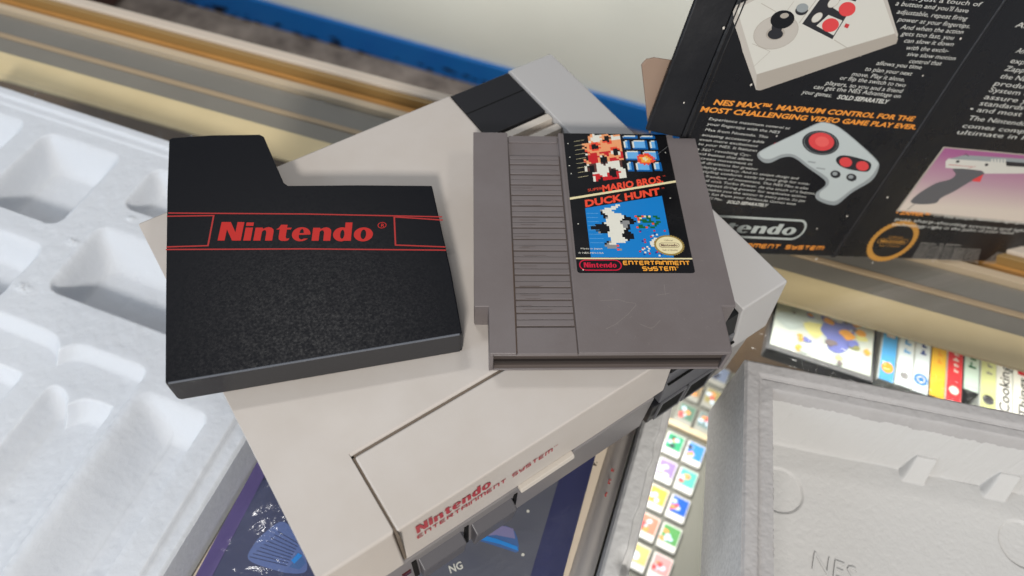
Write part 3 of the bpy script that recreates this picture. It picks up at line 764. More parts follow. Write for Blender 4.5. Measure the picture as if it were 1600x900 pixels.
# right part of the upper shell
b = MB(); b.hexa([(232, -3, zb_), (257.8, -3, zb_), (257.8, 204.5, zb_), (224, 204.5, zb_)], [(224, 0, C), (256, 0, C), (256, 203, C), (224, 203, C)], SHELLR)
b.put([(224, 203, zb_), (224, 0, zb_), (224.0, 0, C-.1), (224, 203, C-.1)], [(0, 1, 2, 3)], SHELLR)
b.build('upper_shell', T, bevel=1.2, seg=3)
# door
b = MB()
z0 = C-36.5
b.hexa([(X0+.6, fy(z0)-.3, z0), (X1, fy(z0)-.3, z0), (X1, YD-.6, z0), (X0+.6, YD-.6, z0)],
       [(X0+.6, -.2, C-.15), (X1, -.2, C-.15), (X1, YD-.6, C-.15), (X0+.6, YD-.6, C-.15)], SHELL)
door = b.build('door', T, bevel=1.0, seg=3)
b = MB(); b.box(X0-.5, X1+.6, -1.5, YD+.5, C-41.5, C-37.2, SHELL)
b.hexa([(92, -6.2, C-38.5), (123, -6.2, C-38.5), (123, -2.6, C-38.5), (92, -2.6, C-38.5)], [(92, -5.2, C-35.5), (123, -5.2, C-35.5), (123, -2.6, C-35.5), (92, -2.6, C-35.5)], SHELLD)
b.build('door_handle', door, bevel=.5)
GAP = mat('door_gap_tan', hx(112, 100, 88), .7, .2)
b = MB(); b.box(X0-.45, X0+.55, -2.6, YD+.3, C-36, C-.9, GAP); b.box(X0-.4, X1, YD-.55, YD+.45, C-30, C-.9, GAP); b.build('door_gap', T)
# red lettering on the door front
FF = Matrix(((1,0,0,0),(0,.0713,-.9975,-.55),(0,.9975,.0713,C-.15),(0,0,0,1)))
b = MB(FF)
logo(b, 41.0, -14.4, 8.2, 36.5, .06, REDTXT)
tech(b, 'ENTERTAINMENT SYSTEM', 40.5, -20.6, 3.9, 70.0, .06, REDTXT, 0, .17)
text(b, 'TM', 111, -17.4, 1.2, .06, REDTXT, 2.2)
b.build('lettering', door)
# recessed strip
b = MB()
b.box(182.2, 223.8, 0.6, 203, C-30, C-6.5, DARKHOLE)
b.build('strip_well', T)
b = MB(); b.box(182.6, 223.5, 163.6, 202.8, C-10, C-1.3, BLACKP); b.build('expansion_cover', T, bevel=.4)
b = MB(); b.box(182.8, 223.3, 184.6, 185.5, C-1.35, C-1.25, DARKHOLE); b.build('cover_groove', T)
b = MB()
for i in range(15):
    y = 160.6-9.4*i-.0
    b.box(182.6, 223.5, y-4.2, y+.6, C-7, C-1.0, SHELLD)
b.build('vent_grille', T, bevel=.4)
b = MB(); b.box(182.4, 183.6, 20, 163, C-6.8, C-1.4, SHELLD); b.box(182.6, 223.5, 18, 163, C-7.6, C-4.6, mat('vent_floor', hx(170, 158, 146), .6, .3)); b.build('vent_floor', T)
# front of the strip: black cap and controller ports
b = MB(); b.hexa([(183, -1.5, C-22), (226.5, -1.5, C-22), (224, 18.5, C-30), (183, 18.5, C-30)], [(183, .6, C-3.2), (223.6, .6, C-3.2), (223.6, 18.5, C-2), (183, 18.5, C-2)], mat('cap_black', hx(10, 10, 12), .45, .3)); b.build('front_cap', T, bevel=.6)
b = MB(); b.hexa([(182.2, -3.7, C-52), (231, -3.7, C-52), (231, 6, C-52), (182.2, 6, C-52)], [(182.2, -1.9, C-22.2), (227, -1.9, C-22.2), (227, 6, C-22.2), (182.2, 6, C-22.2)], DGREY)
pp_ = b.build('port_panel', T, bevel=.6)
b = MB(); b.box(182.4, 228, -3.75, -2.6, C-31, C-30.2, DARKHOLE); b.build('panel_groove', pp_)
b = MB(); b.hexa([(181.5, -2.6, 8.5), (226, -2.6, 8.5), (226, 6, 8.5), (181.5, 6, 8.5)], [(178.6, -4.0, C-52.2), (230, -4.0, C-52.2), (230, 6, C-52.2), (178.6, 6, C-52.2)], BLACKP); b.build('port_housing', T, bevel=.5)
for x0 in (184.6, 204.6):
    b = MB(); x1 = x0+15.5
    for a_ in ((x0-1.4, x0-.1, C-71, C-53), (x1+.1, x1+1.4, C-71, C-53)): b.box(a_[0], a_[1], -4.9, -3.6, a_[2], a_[3], DGREY)
    b.box(x0-1.4, x1+1.4, -4.9, -3.6, C-72.6, C-71.1, DGREY); b.box(x0-1.4, x1+1.4, -4.9, -3.6, C-52.9, C-51.6, DGREY)
    o = b.build('controller_port', T, bevel=.25)
    b = MB(); b.box(x0, x1, -4.5, -4.05, C-70.8, C-53.2, DARKHOLE); b.build('socket', o)
# lower body
b = MB()
b.hexa([(12, -1.9, 8), (178.4, -1.9, 8), (178.4, 190, 8), (12, 190, 8)], [(8, -2.2, C-42.6), (178.4, -2.2, C-42.6), (178.4, 196, C-42.6), (8, 196, C-42.6)], LOWER)
b.hexa([(226.6, -1.9, 8), (244, -1.9, 8), (244, 190, 8), (226.6, 190, 8)], [(231.4, -1.6, C-42.6), (248, -1.6, C-42.6), (248, 196, C-42.6), (231.4, 196, C-42.6)], LOWER)
b.box(178.5, 226.5, 6.5, 190, 8, C-43, LOWER)
b.build('lower_shell', T, bevel=1.2)
for x_, y_ in ((24, 20), (232, 20), (24, 176), (232, 176)):
    b = MB(); b.tube([(x_, y_, 0), (x_, y_, 8.2)], 6, DARKHOLE, 16); b.build('foot', T)
for x0, x1 in ((38.5, 61.5), (67, 90)):
    b = MB(); b.hexa([(x0, -5.2, C-79), (x1, -5.2, C-79), (x1, 3, C-80), (x0, 3, C-80)], [(x0, -7.6, C-55), (x1, -7.6, C-55), (x1, 1, C-50), (x0, 1, C-50)], BUTTON)
    o = b.build('push_button', T, bevel=.8)
for q_ in ((63.2, 65.4), (91, 93), (35.2, 37.6)):
    b = MB(); b.box(q_[0], q_[1], -2.6, 2, C-78, C-49, DARKHOLE); b.build('button_gap', T)
b = MB(); b.box(29.5, 34, -2.8, 1, C-64, C-59, mat('led_lens', hx(70, 20, 24), .2, .6)); b.build('indicator_lens', T, bevel=.3)

# ================================================================== CARTRIDGE
CO = (96.83, 42.52); CA = -0.564136
T = thing('game_cartridge', 'worn grey game cartridge with a black picture label, lying on the console', 'game cartridge', (CO[0], CO[1], ZT+.2), CA)
HT = 16.0
N_ = 24.0
b = MB()
# hollow open end: body from y=9 back is solid, walls in front
bod = [(6.5, 9), (113.5, 9), (113.5, N_), (120, N_), (120, 131.5), (108, 131.5), (108, 134), (46, 134), (46, 132.2), (18, 132.2), (18, 134), (0, 134), (0, N_), (6.5, N_)]
def ctop(x, y): return HT
b.prism(bod, 0, HT-1.4, CART)
b.build('shell', T, bevel=.7, seg=2)
# top skin with the sunken grip strip left open
b = MB()
b.prism([(0, N_), (6.5, N_), (6.5, 0), (18.2, 0), (18.2, 132.2), (18, 134), (0, 134)], HT-1.6, HT, CART)
b.prism([(45.2, 0), (113.5, 0), (113.5, N_), (120, N_), (120, 131.5), (108, 131.5), (108, 134), (46, 134), (45.2, 132)], HT-1.6, HT, CART)
b.build('shell_face', T, bevel=.5, seg=2)
b = MB()
b.box(18.6, 44.8, 0, 13.2, HT-1.5, HT-.25, CART)
y = 14.2; k = 0
while y < 114:
    big = k % 2 == 0
    w_ = 2.9
    b.box(18.8, 44.6, y, y+w_, HT-1.5, HT-.25-(0 if big else .28), CART)
    y += w_+(.4 if big else .75); k += 1
b.box(18.8, 44.6, y, 117.2, HT-1.5, HT-.3, CART)
for yy in (118.0, 121.3, 124.4): b.box(18.8, 44.6, yy, yy+2.7, HT-2.7, HT-1.9, CART)
b.box(18.8, 44.6, 127.4, 132, HT-1.6, HT-.5, CART)
b.build('grip_ribs', T, bevel=.22)
RC = mat('cartridge_recess_shade', hx(84, 74, 70), .6, .3)  # cartridge grey darkened: shade between the ribs put into the colour
b = MB(); b.box(18.2, 45.2, 0.2, 117.4, HT-3.2, HT-.85, RC); b.box(18.2, 45.2, 117.4, 132, HT-3.2, HT-2.6, RC); b.build('grip_recess', T)
b = MB()
b.line([(18.35, 0.3), (18.35, 60)], .35, HT-.18, GRIME); b.line([(18.35, 60), (18.35, 128)], .22, HT-.18, CARTD)
for _ in range(16):
    yy = random.uniform(14, 100); xx = random.uniform(19, 24); b.line([(xx, yy), (xx+random.uniform(2, 14), yy)], .12, HT-.16, GRIME)
b.build('grime', T)
# open end walls
b = MB()
b.prism([(6.5, 0), (8.4, 0), (8.4, 9.2), (6.5, 9.2)], 0, HT-1.6, CART); b.prism([(111.6, 0), (113.5, 0), (113.5, 9.2), (111.6, 9.2)], 0, HT-1.6, CART)
b.box(8.4, 111.6, 0, 9.2, 0, 1.3, CART); b.box(8.4, 111.6, 0, 9.2, HT-2.5, HT-1.62, CART)
b.build('open_end_frame', T, bevel=.4)
b = MB(); b.box(8.5, 111.5, 2.4, 8.9, 1.4, HT-2.6, mat('slot_brown', hx(74, 66, 62), .6, .3)); b.box(8.5, 111.5, 1.2, 2.4, 5.2, 6.6, mat('slot_edge', hx(46, 40, 38), .6, .3)); b.box(9, 111, .7, 2.4, 1.35, 4.2, mat('slot_lip', hx(84, 75, 71), .5, .3)); b.build('connector_slot', T)
# raised ridge beside the label and small end notches
b = MB(); b.box(45.4, 47.0, 44, 133.6, HT, HT+.35, CART); b.build('label_ridge', T, bevel=.2)
b = MB()
for pl in [[(57, 27), (66, 27.6), (69, 26.4)], [(58.4, 12.2), (63, 14.5), (69, 19.5), (73.6, 24.6), (73.4, 25.6), (69, 26.3)], [(74.1, 14.6), (78, 12.6), (80, 13.0), (83.5, 16.5)], [(78, 12.6), (79.5, 11.9)], [(88, 30), (88.3, 36)], [(70, 18), (70.8, 18.6)], [(101, 96), (104, 99)], [(108, 50), (109.4, 49.6)], [(84, 30), (90, 31)]]:
    b.line(pl, .16, HT+.05, SCR)
for _ in range(34):
    x_, y_ = random.uniform(50, 112), random.uniform(3, 40); a_ = random.uniform(0, 3.14); l_ = random.uniform(.4, 2.2)
    b.line([(x_, y_), (x_+l_*math.cos(a_), y_+l_*math.sin(a_))], .09, HT+.05, SCR)
b.build('scratches', T)
# label
LX0, LX1, LY0, LY1 = 48.2, 104.2, 42.4, 133.8
b = MB(); r_ = 1.4
rr = [(LX0+r_-r_*math.cos(a), LY0+r_-r_*math.sin(a)) for a in np.linspace(0, math.pi/2, 5)]+[(LX1-r_+r_*math.sin(a), LY0+r_-r_*math.cos(a)) for a in np.linspace(0, math.pi/2, 5)]+[(LX1, LY1), (LX0, LY1)]
b.prism(rr, HT+.02, HT+.14, LBLACK); lab = b.build('label', T)
b = MB(); zl = HT+.17
sl = (100.0-87.7)/(104.0-48.2)                   # slant of the artwork bands
def sk(x): return (x-48.2)*sl
# slanted dividing line and straight line
b.flat([[(LX0, 87.0), (LX1, 99.2), (LX1, 100.6), (LX0, 88.4)]], zl, I_CREAM)
b.rect(LX0, LX1, 50.3, 51.1, zl, I_CREAM)
# upper picture: plain pixel mosaic (stand-in) beside a blue brick wall
rnd = random.Random(12)
px_ = 1.25
def cell(x, y, w, h, z, m, s=sl): b.put([(x, y+(x-57)*s*0, z), (x+w, y, z), (x+w, y+h, z), (x, y+h, z)], [(0,1,2,3)], m)
for iy in range(27):
    for ix in range(17):
        x = 57.6+ix*px_; y = 98.6+iy*px_+(ix*px_)*sl*.8
        if y > 132.4: continue
        fy_ = iy/27.; fx_ = ix/17.
        nv = math.sin(ix*.9+iy*.35)+math.cos(iy*.62-ix*.45)+rnd.uniform(-.35, .35)
        if ix < 2 and rnd.random() < .55: continue
        if abs(fy_-.5) > .28 and fx_ < .12: continue
        if nv < -1.05: continue
        if fy_ < .14: m_ = I_RED if nv < .5 else I_WHITE
        elif fy_ < .36: m_ = I_WHITE if nv > -.4 else I_BROWN
        elif fy_ < .56: m_ = I_RED if nv > .15 else (I_PEACH if nv > -.7 else I_WHITE)
        elif fy_ < .8: m_ = I_PEACH if nv > -.2 else I_ORED
        else: m_ = I_WHITE if nv > .2 else I_PEACH
        b.rect(x, x+px_+.02, y, y+px_+.02, zl, m_)
for i in range(9):                               # streaks at the left
    y = 102+i*3.2; b.line([(53.6, y), (59, y+1.2)], .16, zl+.02, I_CREAM)
bw, bh = 8.2, 6.6
for r in range(6):
    for c in range(4):
        x0 = 80.2+c*(bw+1.3)-(r % 2)*4.9; x1 = x0+bw; y0 = 104.4+r*(bh+1.3)+2.2; y1 = y0+bh
        x0 = max(x0, 80.2); x1 = min(x1, 98.4)
        lo_ = 97.6+sk((x0+x1)/2)*.9
        y0 = max(y0-7.9, lo_); y1 = min(y1-7.9, 132.6)
        if x1-x0 < 1 or y1-y0 < .8: continue
        b.rect(x0, x1, y0, y1, zl, I_DBLUE); b.rect(x0, x1-1.3 if x1-x0 > 2.4 else x1, y0+1.1 if y1-y0 > 2 else y0, y1, zl+.02, I_LBLUE)
        b.rect(x0, x0+.9, y0+1.1 if y1-y0 > 2 else y0, y1, zl+.04, I_WHITE); b.rect(x0, max(x0+.9, x1-1.3), y1-.8, y1, zl+.04, I_WHITE)
for iy in range(9):                              # burst of orange pixels on the bricks
    for ix in range(11):
        d_ = math.hypot((ix-5)/5.2, (iy-4)/4.0)+rnd.uniform(-.12, .12)
        if d_ > 1.0: continue
        b.rect(85.2+ix*.95, 86.16+ix*.95, 111+iy*.95, 111.96+iy*.95, zl+.07, I_ORED if d_ > .62 else (I_ORANGE if d_ > .3 else I_CREAM))
# lower picture: blue field with a plain pixel mosaic (stand-in)
fld = [(55.4, 51.3), (95.4, 51.3), (95.4, 90.0), (55.4, 81.6)]
b.flat([fld], zl, I_BLUE)
px2 = 1.15
for iy in range(25):
    for ix in range(21):
        x = 57.0+ix*px2; y = 55.4+iy*px2
        cx_ = (ix-10)/9.5; cy_ = (iy-12)/11.5
        d_ = abs(cx_*.9+.25*math.sin(iy*.7))+abs(cy_)*.72+rnd.uniform(-.08, .08)
        if d_ > .84 or y > 80+(x-55.4)*.21: continue
        nv = math.sin(ix*.8-iy*.5)+math.cos(iy*.4+ix*.3)
        m_ = I_WHITE if abs(cx_+.1*math.sin(iy)) < .36 else (I_BLACK if nv > -.9 else I_GREY)
        if iy < 3: m_ = I_ORED if nv > -.4 else I_GREY
        b.rect(x, x+px2+.02, y, y+px2+.02, zl+.02, m_)
for ix in range(11):
    for iy in range(7):
        if rnd.random() < .35+abs(ix-5)*.05: continue
        b.rect(79.6+ix*px2, 79.6+(ix+1)*px2, 69+iy*px2, 69+(iy+1)*px2, zl+.05, rnd.choice((I_GREEN, I_GREEN, I_GREEN, I_CREAM, I_ORED)))
for _ in range(46):
    x, y = rnd.uniform(79, 94), rnd.uniform(52, 67); m_ = rnd.choice((I_WHITE, I_WHITE, I_RED, I_NAVY)); b.rect(x, x+.95, y, y+.95, zl+.06+rnd.random()*.01, m_)
for ix in range(6):
    for iy in range(6):
        if abs(ix-2.5)+abs(iy-2.5) < 3.6: b.rect(85+ix*1.1, 86.12+ix*1.1, 56.6+iy*1.1, 57.72+iy*1.1, zl+.08, I_RED if abs(ix-2.5)+abs(iy-2.5) < 2 else I_WHITE)
for i in range(8): b.line([(55.8, 60+i*2.6), (61+rnd.uniform(-2, 2), 60+i*2.6)], .22, zl+.05, I_LBLUE)
b.build('label_picture', lab)
b = MB()
ex = (math.cos(math.atan(sl)), math.sin(math.atan(sl)))
shv = (0.0, 1.0)
text(b, 'SUPER', 57.8, 92.3, 1.9, zl+.08, I_ORED, 7.6, .0, ex=(1, sl), ey=shv)
text(b, 'MARIO BROS.', 65.4, 92.2, 4.6, zl+.08, I_ORED, 32.2, .035, ex=(1, sl), ey=shv)
text(b, 'TM', 97.8, 103.0, .8, zl+.08, I_ORED, 1.4, ex=(1, sl), ey=shv)
text(b, 'DUCK HUNT', 55.6, 82.3, 4.5, zl+.08, I_ORED, 39.2, .04, ex=(1, sl), ey=shv)
text(b, 'TM', 96, 94.6, .8, zl+.08, I_ORED, 1.4, ex=(1, sl), ey=shv)
text(b, 'Made in Japan', 51.0, 56.0, 1.0, zl+.1, I_WHITE, 10.4, .0); text(b, '© NES-MH-USA', 49.6, 53.4, 1.0, zl+.1, I_WHITE, 12.2, .0)
logo(b, 51.6, 45.4, 2.9, 15.6, zl+.08, I_LOGO)
# rounded logo border
def pill(x0, x1, y0, y1, n=8):
    r = (y1-y0)/2; return [(x1-r+r*math.sin(a), y0+r-r*math.cos(a)) for a in np.linspace(0, math.pi, n)]+[(x0+r-r*math.sin(a), y0+r+r*math.cos(a)) for a in np.linspace(0, math.pi, n)]
b.line(pill(49.6, 69.4, 43.9, 49.7), .55, zl+.08, I_LOGO, True)
tech(b, 'ENTERTAINMENT', 70.4, 46.9, 2.35, 32.2, zl+.08, I_ORANGE, .0, .24)
tech(b, 'SYSTEM', 79.2, 43.6, 2.35, 16.0, zl+.08, I_ORANGE, .0, .24)
text(b, '®', 95.6, 45.2, 1.0, zl+.08, I_ORANGE)
b.build('label_text', lab)
b = MB(); sx_, sy_ = 94.2, 58.6
sc_pts = []
for i in range(72):
    a = 2*math.pi*i/72; k_ = 1+(.05 if i % 2 else -.03); sc_pts.append((sx_+7.3*k_*math.cos(a), sy_+6.1*k_*math.sin(a)))
b.flat([sc_pts], zl+.12, I_GOLD); b.disc(sx_, sy_, 6.4, 5.2, zl+.15, I_CREAM, 40)
b.line(pill(sx_-4.9, sx_+4.9, sy_-1.35, sy_+1.35), .22, zl+.18, I_BROWN, True)
logo(b, sx_-4.1, sy_-.75, 1.5, 8.2, zl+.18, I_BROWN); text(b, 'Official', sx_, sy_+2.5, .9, zl+.18, I_BROWN, 4.2, align='c'); text(b, 'Seal of Quality', sx_, sy_-3.3, .9, zl+.18, I_BROWN, 7.4, align='c')
b.build('quality_seal', lab)
b = MB()
for x_, y_ in ((50.2, 104.5), (49.7, 110), (50.4, 116), (102, 120.3), (99.5, 88.5), (51, 71.5), (50.2, 126), (51, 44)): b.disc(x_, y_, .32, .32, zl+.1, I_WHITE, 8)
b.line([(96.6, 118), (103.8, 124.8)], .10, zl+.1, I_GREY)
b.build('label_wear', lab)

# ================================================================== SLEEVE
TH = 16.0; ZS_ = ZT+TH+.2
SO = at(258, 598, ZS_); s5 = at(722, 520, ZS_); SA = math.atan2(s5.y-SO.y, s5.x-SO.x)
T = thing('cartridge_sleeve', 'black vinyl cartridge dust sleeve with a red striped band, on the console', 'cartridge sleeve', (SO.x, SO.y, ZT+.2), SA)
sp = lambda u, v: local(SO, SA, at(u, v, ZS_))
outl = [sp(258, 598), sp(722, 520), sp(705, 425), sp(675, 290), sp(560, 289), sp(450, 290), sp(443, 285), sp(412, 213), sp(406, 210), sp(330, 211), sp(270, 215), sp(264, 218), sp(261, 300), sp(259, 450)]
def warp(pts): return pts
b = MB(); b.prism(outl, TH-1.3, TH, VINYL); b.build('front_panel', T, bevel=.45)
inner = [(x, y) for x, y in outl]
b = MB(); b.prism(outl, 0, 1.3, VINYL); b.build('back_panel', T, bevel=.45)
b = MB()
def wall(p, q, z0, z1, m, t=1.2):
    p, q = Vector(p), Vector(q); d = (q-p).normalized(); n_ = Vector((-d.y, d.x))*t
    b.hexa([(p.x, p.y, z0), (q.x, q.y, z0), (q.x+n_.x, q.y+n_.y, z0), (p.x+n_.x, p.y+n_.y, z0)], [(p.x, p.y, z1), (q.x, q.y, z1), (q.x+n_.x, q.y+n_.y, z1), (p.x+n_.x, p.y+n_.y, z1)], m)
wall(outl[1], outl[3], 1.35, TH-1.35, VINYLF); wall(outl[11], outl[0], 1.35, TH-1.35, VINYLF)
b.build('side_wall', T)
b = MB(); wall((1.0, .3), (outl[1][0]-1.0, .3), .2, TH-.15, VINYLF, -.9)
b.build('end_fold', T, bevel=.4)
b = MB(); b.tube([(1.2, -.3, TH-.35), (outl[1][0]-1.2, -.3, TH-.35)], .5, mat('fold_edge_highlight', hx(96, 99, 106), .25, .6), 8); b.build('fold_highlight', T, smooth=True)  # pale rod along the fold, an edge highlight put in as colour
zz = TH+.08; b = MB()
for (a0, a1) in (((263, 333), (691, 339)), ((259, 390), (697, 391))): b.line([sp(*a0), sp((a0[0]+a1[0])/2, (a0[1]+a1[1])/2-1.5), sp(*a1)], .75, zz, REDLINE)
b.line([sp(261, 338), sp(334, 337), sp(325, 384), sp(260, 386)], .75, zz, REDLINE)
b.line([sp(692, 344), sp(616, 339), sp(618, 383), sp(696, 386)], .75, zz, REDLINE)
b.build('red_band', T)
b = MB(); p0 = Vector(sp(340, 376)); p1 = Vector(sp(590, 376.5)); dd = p1-p0; ln = dd.length; dd.normalize()
up = Vector(sp(346, 347))-p0; h_ = abs(up.x*-dd.y+up.y*dd.x); shx = up.dot(dd)
logo(b, p0.x, p0.y, h_, ln-2, zz, REDINK, ex=(dd.x, dd.y), ey=(-dd.y+dd.x*shx/h_*.6, dd.x+dd.y*shx/h_*.6))
q = Vector(sp(597, 352)); b.ring(q.x, q.y, 2.1, 1.9, .36, zz, REDINK, 24)
text(b, 'R', q.x-.6, q.y-.9, 2.0, zz+.02, REDINK, 1.6, .02, ex=(dd.x, dd.y), ey=(-dd.y, dd.x))
b.build('lettering', T)

# ================================================================== CARTON
E1 = Vector((0.8912550124564281, -0.37238336803258576, -0.25883417468332864))
E2 = Vector((0.3386883123950155, 0.16699888949274722, 0.9259598252382258))
E3 = Vector((-0.3015870186501874, -0.9129304453905002, 0.27496049181799653))
q2 = at(1300, 402, 33.0); QB = Vector((q2.x, q2.y, 33.0))
MR = Matrix((E1, E2, E3)).transposed()
T = thing('printed_carton', 'large black glossy printed carton standing tilted at the back right', 'carton', QB, rot=MR.to_euler())
def bx(u, v):
    d = Vector([CR[0][i]*(u-800)/FPX + CR[1][i]*(v-450)/FPX + CR[2][i] for i in range(3)])
    c = Vector(CC); k = (QB-c).dot(E3)/d.dot(E3); p = c+d*k-QB
    return (p.dot(E1), p.dot(E2))
def bxs(*pp): return [bx(u, v) for u, v in pp]
CBLACK = mat('carton_black', hx(22, 22, 25), 0.3, 0.5, bump=[(55, .5, 'noise'), (700, .03, 'noise')], rvary=(25, .2, .42))
CWORN = mat('carton_worn', hx(44, 43, 45), 0.35, 0.5, bump=(200, .5, 'noise'))
KRAFT = mat('kraft_board', hx(150, 128, 112), 0.8, 0.2)
k0 = bx(1068, 215)[0]-.0
kl = (bx(1150, 0)[0]+bx(1068, 215)[0])/2
cut = bxs((1106, 345), (1150, 396))
lowL = bx(1075, 221)
b = MB(); b.prism([(cut[1][0], .3), (260, .3), (260, 300), (kl, 300), (kl, lowL[1]), (lowL[0], lowL[1]-.5), cut[0]], -3, 0, CBLACK); b.build('back_panel', T, bevel=1.2)
# left flap folded slightly back
xo = (bx(1092, 0)[0]+bx(1025, 200)[0])/2
yf = bx(1045, 214)[1]; b = MB(); b.hexa([(xo, yf, -7.5), (kl-.3, yf, -3), (kl-.3, 300, -3), (xo, 300, -7.5)], [(xo, yf, -5), (kl-.3, yf, -.2), (kl-.3, 300, -.2), (xo, 300, -5)], CBLACK); b.build('side_flap', T, bevel=.8)
b = MB(); b.hexa([(kl+75, 2, -60), (255, 2, -60), (255, 298, -60), (kl+75, 298, -60)], [(kl+2, 1, -3.2), (258, 1, -3.2), (258, 299, -3.2), (kl+2, 299, -3.2)], CBLACK); b.build('carton_body', T, bevel=1)
f0 = bx(1017, 106); f1 = bx(1050, 122)
b = MB(); fl = [(bx(1027, 222)[0], yf-4), (xo+6, yf-2), (xo+6, f0[1]+2), (f0[0]+6, f0[1]+2), (f0[0]+2, f0[1]+.6), (f0[0]+.4, f0[1]-2.6)]
b.prism(fl, -11, -9.4, KRAFT); b.build('inner_flap', T, bevel=.4)
# creases
b = MB()
for x_ in (kl+1.6, kl+4.2):
    b.tube([(x_, yf+1, -.35), (x_-.2, 120, -.35), (x_, 180, -.35), (x_, 299, -.35)], .7, CBLACK, 8)
cr = bxs((1300, 402), (1376, 290), (1440, 195), (1500, 104), (1570, 0)); cr.append((cr[-1][0]+3, 299))
b.tube([(x, y, -.35) for x, y in cr], .8, CWORN, 8); b.tube([(x+2.2, y, -.45) for x, y in cr], .7, CBLACK, 8)
b.build('creases', T, smooth=True)

zp = .12
PW = mat('print_white', hx(206, 206, 200), .35, .4); PO = mat('print_orange', hx(232, 148, 60), .35, .4)
PG = mat('print_pale_grey', hx(206, 204, 196), .3, .4); PG2 = mat('print_mid_grey', hx(168, 160, 150), .3, .4); PG3 = mat('print_shade_grey', hx(186, 180, 172), .3, .4)
PK = mat('print_dark', hx(44, 44, 48), .3, .4); PR = mat('print_red', hx(214, 70, 72), .3, .4); PRT = mat('print_red_text', hx(190, 60, 62), .3, .4)
PCG = mat('print_cool_grey', hx(184, 192, 192), .3, .4); PCG2 = mat('print_cool_shade', hx(146, 152, 154), .3, .4)
def tline(mb, s, a, c=None, h=None, m=None, bold=0.0, shear=.22):
    """one printed line starting at pixel a, ending at pixel c"""
    x0, y0 = bx(*a)
    if c:
        x1, y1 = bx(*c); text(mb, s, x0, y0, h, zp+.02, m or PW, x1-x0, bold, shear, ex=(1, (y1-y0)/(x1-x0)), ey=(0, 1))
    else: text(mb, s, x0, y0, h, zp+.02, m or PW, None, bold, shear, sx=.86)
b = MB(); H1 = 3.0
for s, a, c in [('use controls. Just a touch of', (1345, -8), (1531, 10)), ("a button and you'll have", (1398, 8), (1511, 20)), ('adjustable, repeat firing', (1400, 21), (1509, 32)),
                ('power at your fingertips.', (1402, 33), (1514, 44)), ('And when the action', (1406, 45), (1503, 53)), ('gets too fast, you', (1407, 55), (1488, 62)),
                ('can slow it down', (1411, 66), (1488, 72)), ('with the exclu-', (1414, 77), (1480, 82)), ('sive slow motion', (1416, 87), (1491, 94)), ('control that', (1419, 98), (1469, 102)),
                ('allows you time', (1368, 101), (1438, 108)), ('to plan your next', (1350, 110), (1423, 118)), ('move. Play it alone,', (1330, 118), (1412, 127)),
                ('or flip the switch to two', (1311, 124), (1413, 136)), ('players, so you and a friend', (1289, 132), (1408, 145)), ('can get the NES Advantage on', (1270, 138), (1405, 153)), ('your games.', (1252, 146), (1298, 152))]:
    tline(b, s, a, c, 2.5)
tline(b, 'SOLD SEPARATELY', (1307, 154), (1386, 162), 2.5, None, .03)
b.build('printed_text', T)
b = MB()
tline(b, 'NES MAX™. MAXIMUM CONTROL FOR THE', (1114, 163), (1426, 189), 3.0, PO, .035)
tline(b, 'MOST CHALLENGING VIDEO GAME PLAY EVER.', (1092, 174), (1430, 202), 3.0, PO, .035)
b.build('headline', T)
b = MB()
para = ['Experience maximum control at', 'your fingertips with the NES', 'Max from Nintendo. This', 'amazing accessory adds', 'even more excitement', 'to your NES. It features', 'a 360° revolving Cyc-', 'loid button that allows', 'screen movement in', 'all directions for greater', 'playing accuracy. And its unique design and', 'styling conform easily to your grip for com-', 'plete freedom of movement. The NES Max is also', 'loaded with Turbo Power. At the touch of a button,', 'get repeat firing power for explosive action', 'that makes you the winner in every game. So get', 'more fun from your Nintendo Games with', 'the NES Max.']
st = [(1107, 187), (1104, 195), (1101, 204), (1096, 212), (1092, 219), (1090, 226), (1088, 234), (1088, 241), (1090, 248), (1092, 255), (1094, 262), (1097, 269), (1080, 274), (1081, 281), (1084, 288), (1086, 295), (1088, 302), (1090, 309)]
b_ = 0
en = [1233, 1217, 1199, 1193, 1183, 1182, 1172, 1175, 1174, 1183, 1246, 1264, 1262, 1273, 1258, 1257, 1242, 1128]
for s, a, e_ in zip(para, st, en):
    tline(b, s, a, (e_, a[1]+(e_-a[0])*.12), 1.6)
tline(b, 'SOLD SEPARATELY', (1135, 317), (1198, 323), 2.1, None, .03)
b.build('printed_text', T)
b = MB()
for s, a, c in [('Also included', (1585, 42), (1680, 54)), ('And the NES comes with', (1586, 82), (1690, 95)), ('experience the fun', (1577, 98), (1690, 111)), ('Zapper light gun and', (1568, 110), (1690, 124)), ('the NES Control Deck', (1561, 122), (1690, 137)),
                ('product and every', (1552, 133), (1690, 149)), ('System component to', (1544, 143), (1690, 160)), ('assure you the high', (1536, 154), (1690, 171)), ('standards of excellence', (1529, 164), (1690, 182)),
                ('• and most of all, quality.', (1513, 173), (1690, 192)), ('The Nintendo Entertainment', (1511, 187), (1690, 206)), ('comes complete with the', (1502, 199), (1690, 217)), ('ultimate in home video', (1494, 209), (1690, 226))]:
    tline(b, s, a, c, 3.1)
for s, a, c in [('— The unique Nintendo light gun', (1457, 339), (1600, 350)), ('puts sharp-shooting accuracy and light-sensing', (1398, 344), (1640, 366)), ('technology right in the palm of your hand.', (1392, 352), (1583, 366))]:
    tline(b, s, a, c, 2.5)
for i in range(7):
    a = (1438-i*2.3, 381+i*3.6); tline(b, 'manufactured under licence regulations and patents' if i else 'Made in Japan', a, ((1500 if i == 0 else 1532-i*.8), a[1]+(3 if i == 0 else 7)), 1.3, PG3)
    if i: tline(b, 'printed conditions of use and warranty notice', (1560-i*4, 393+i*3.0), (1650, 400+i*3.0), 1.3, PG3)
b.build('printed_text', T)
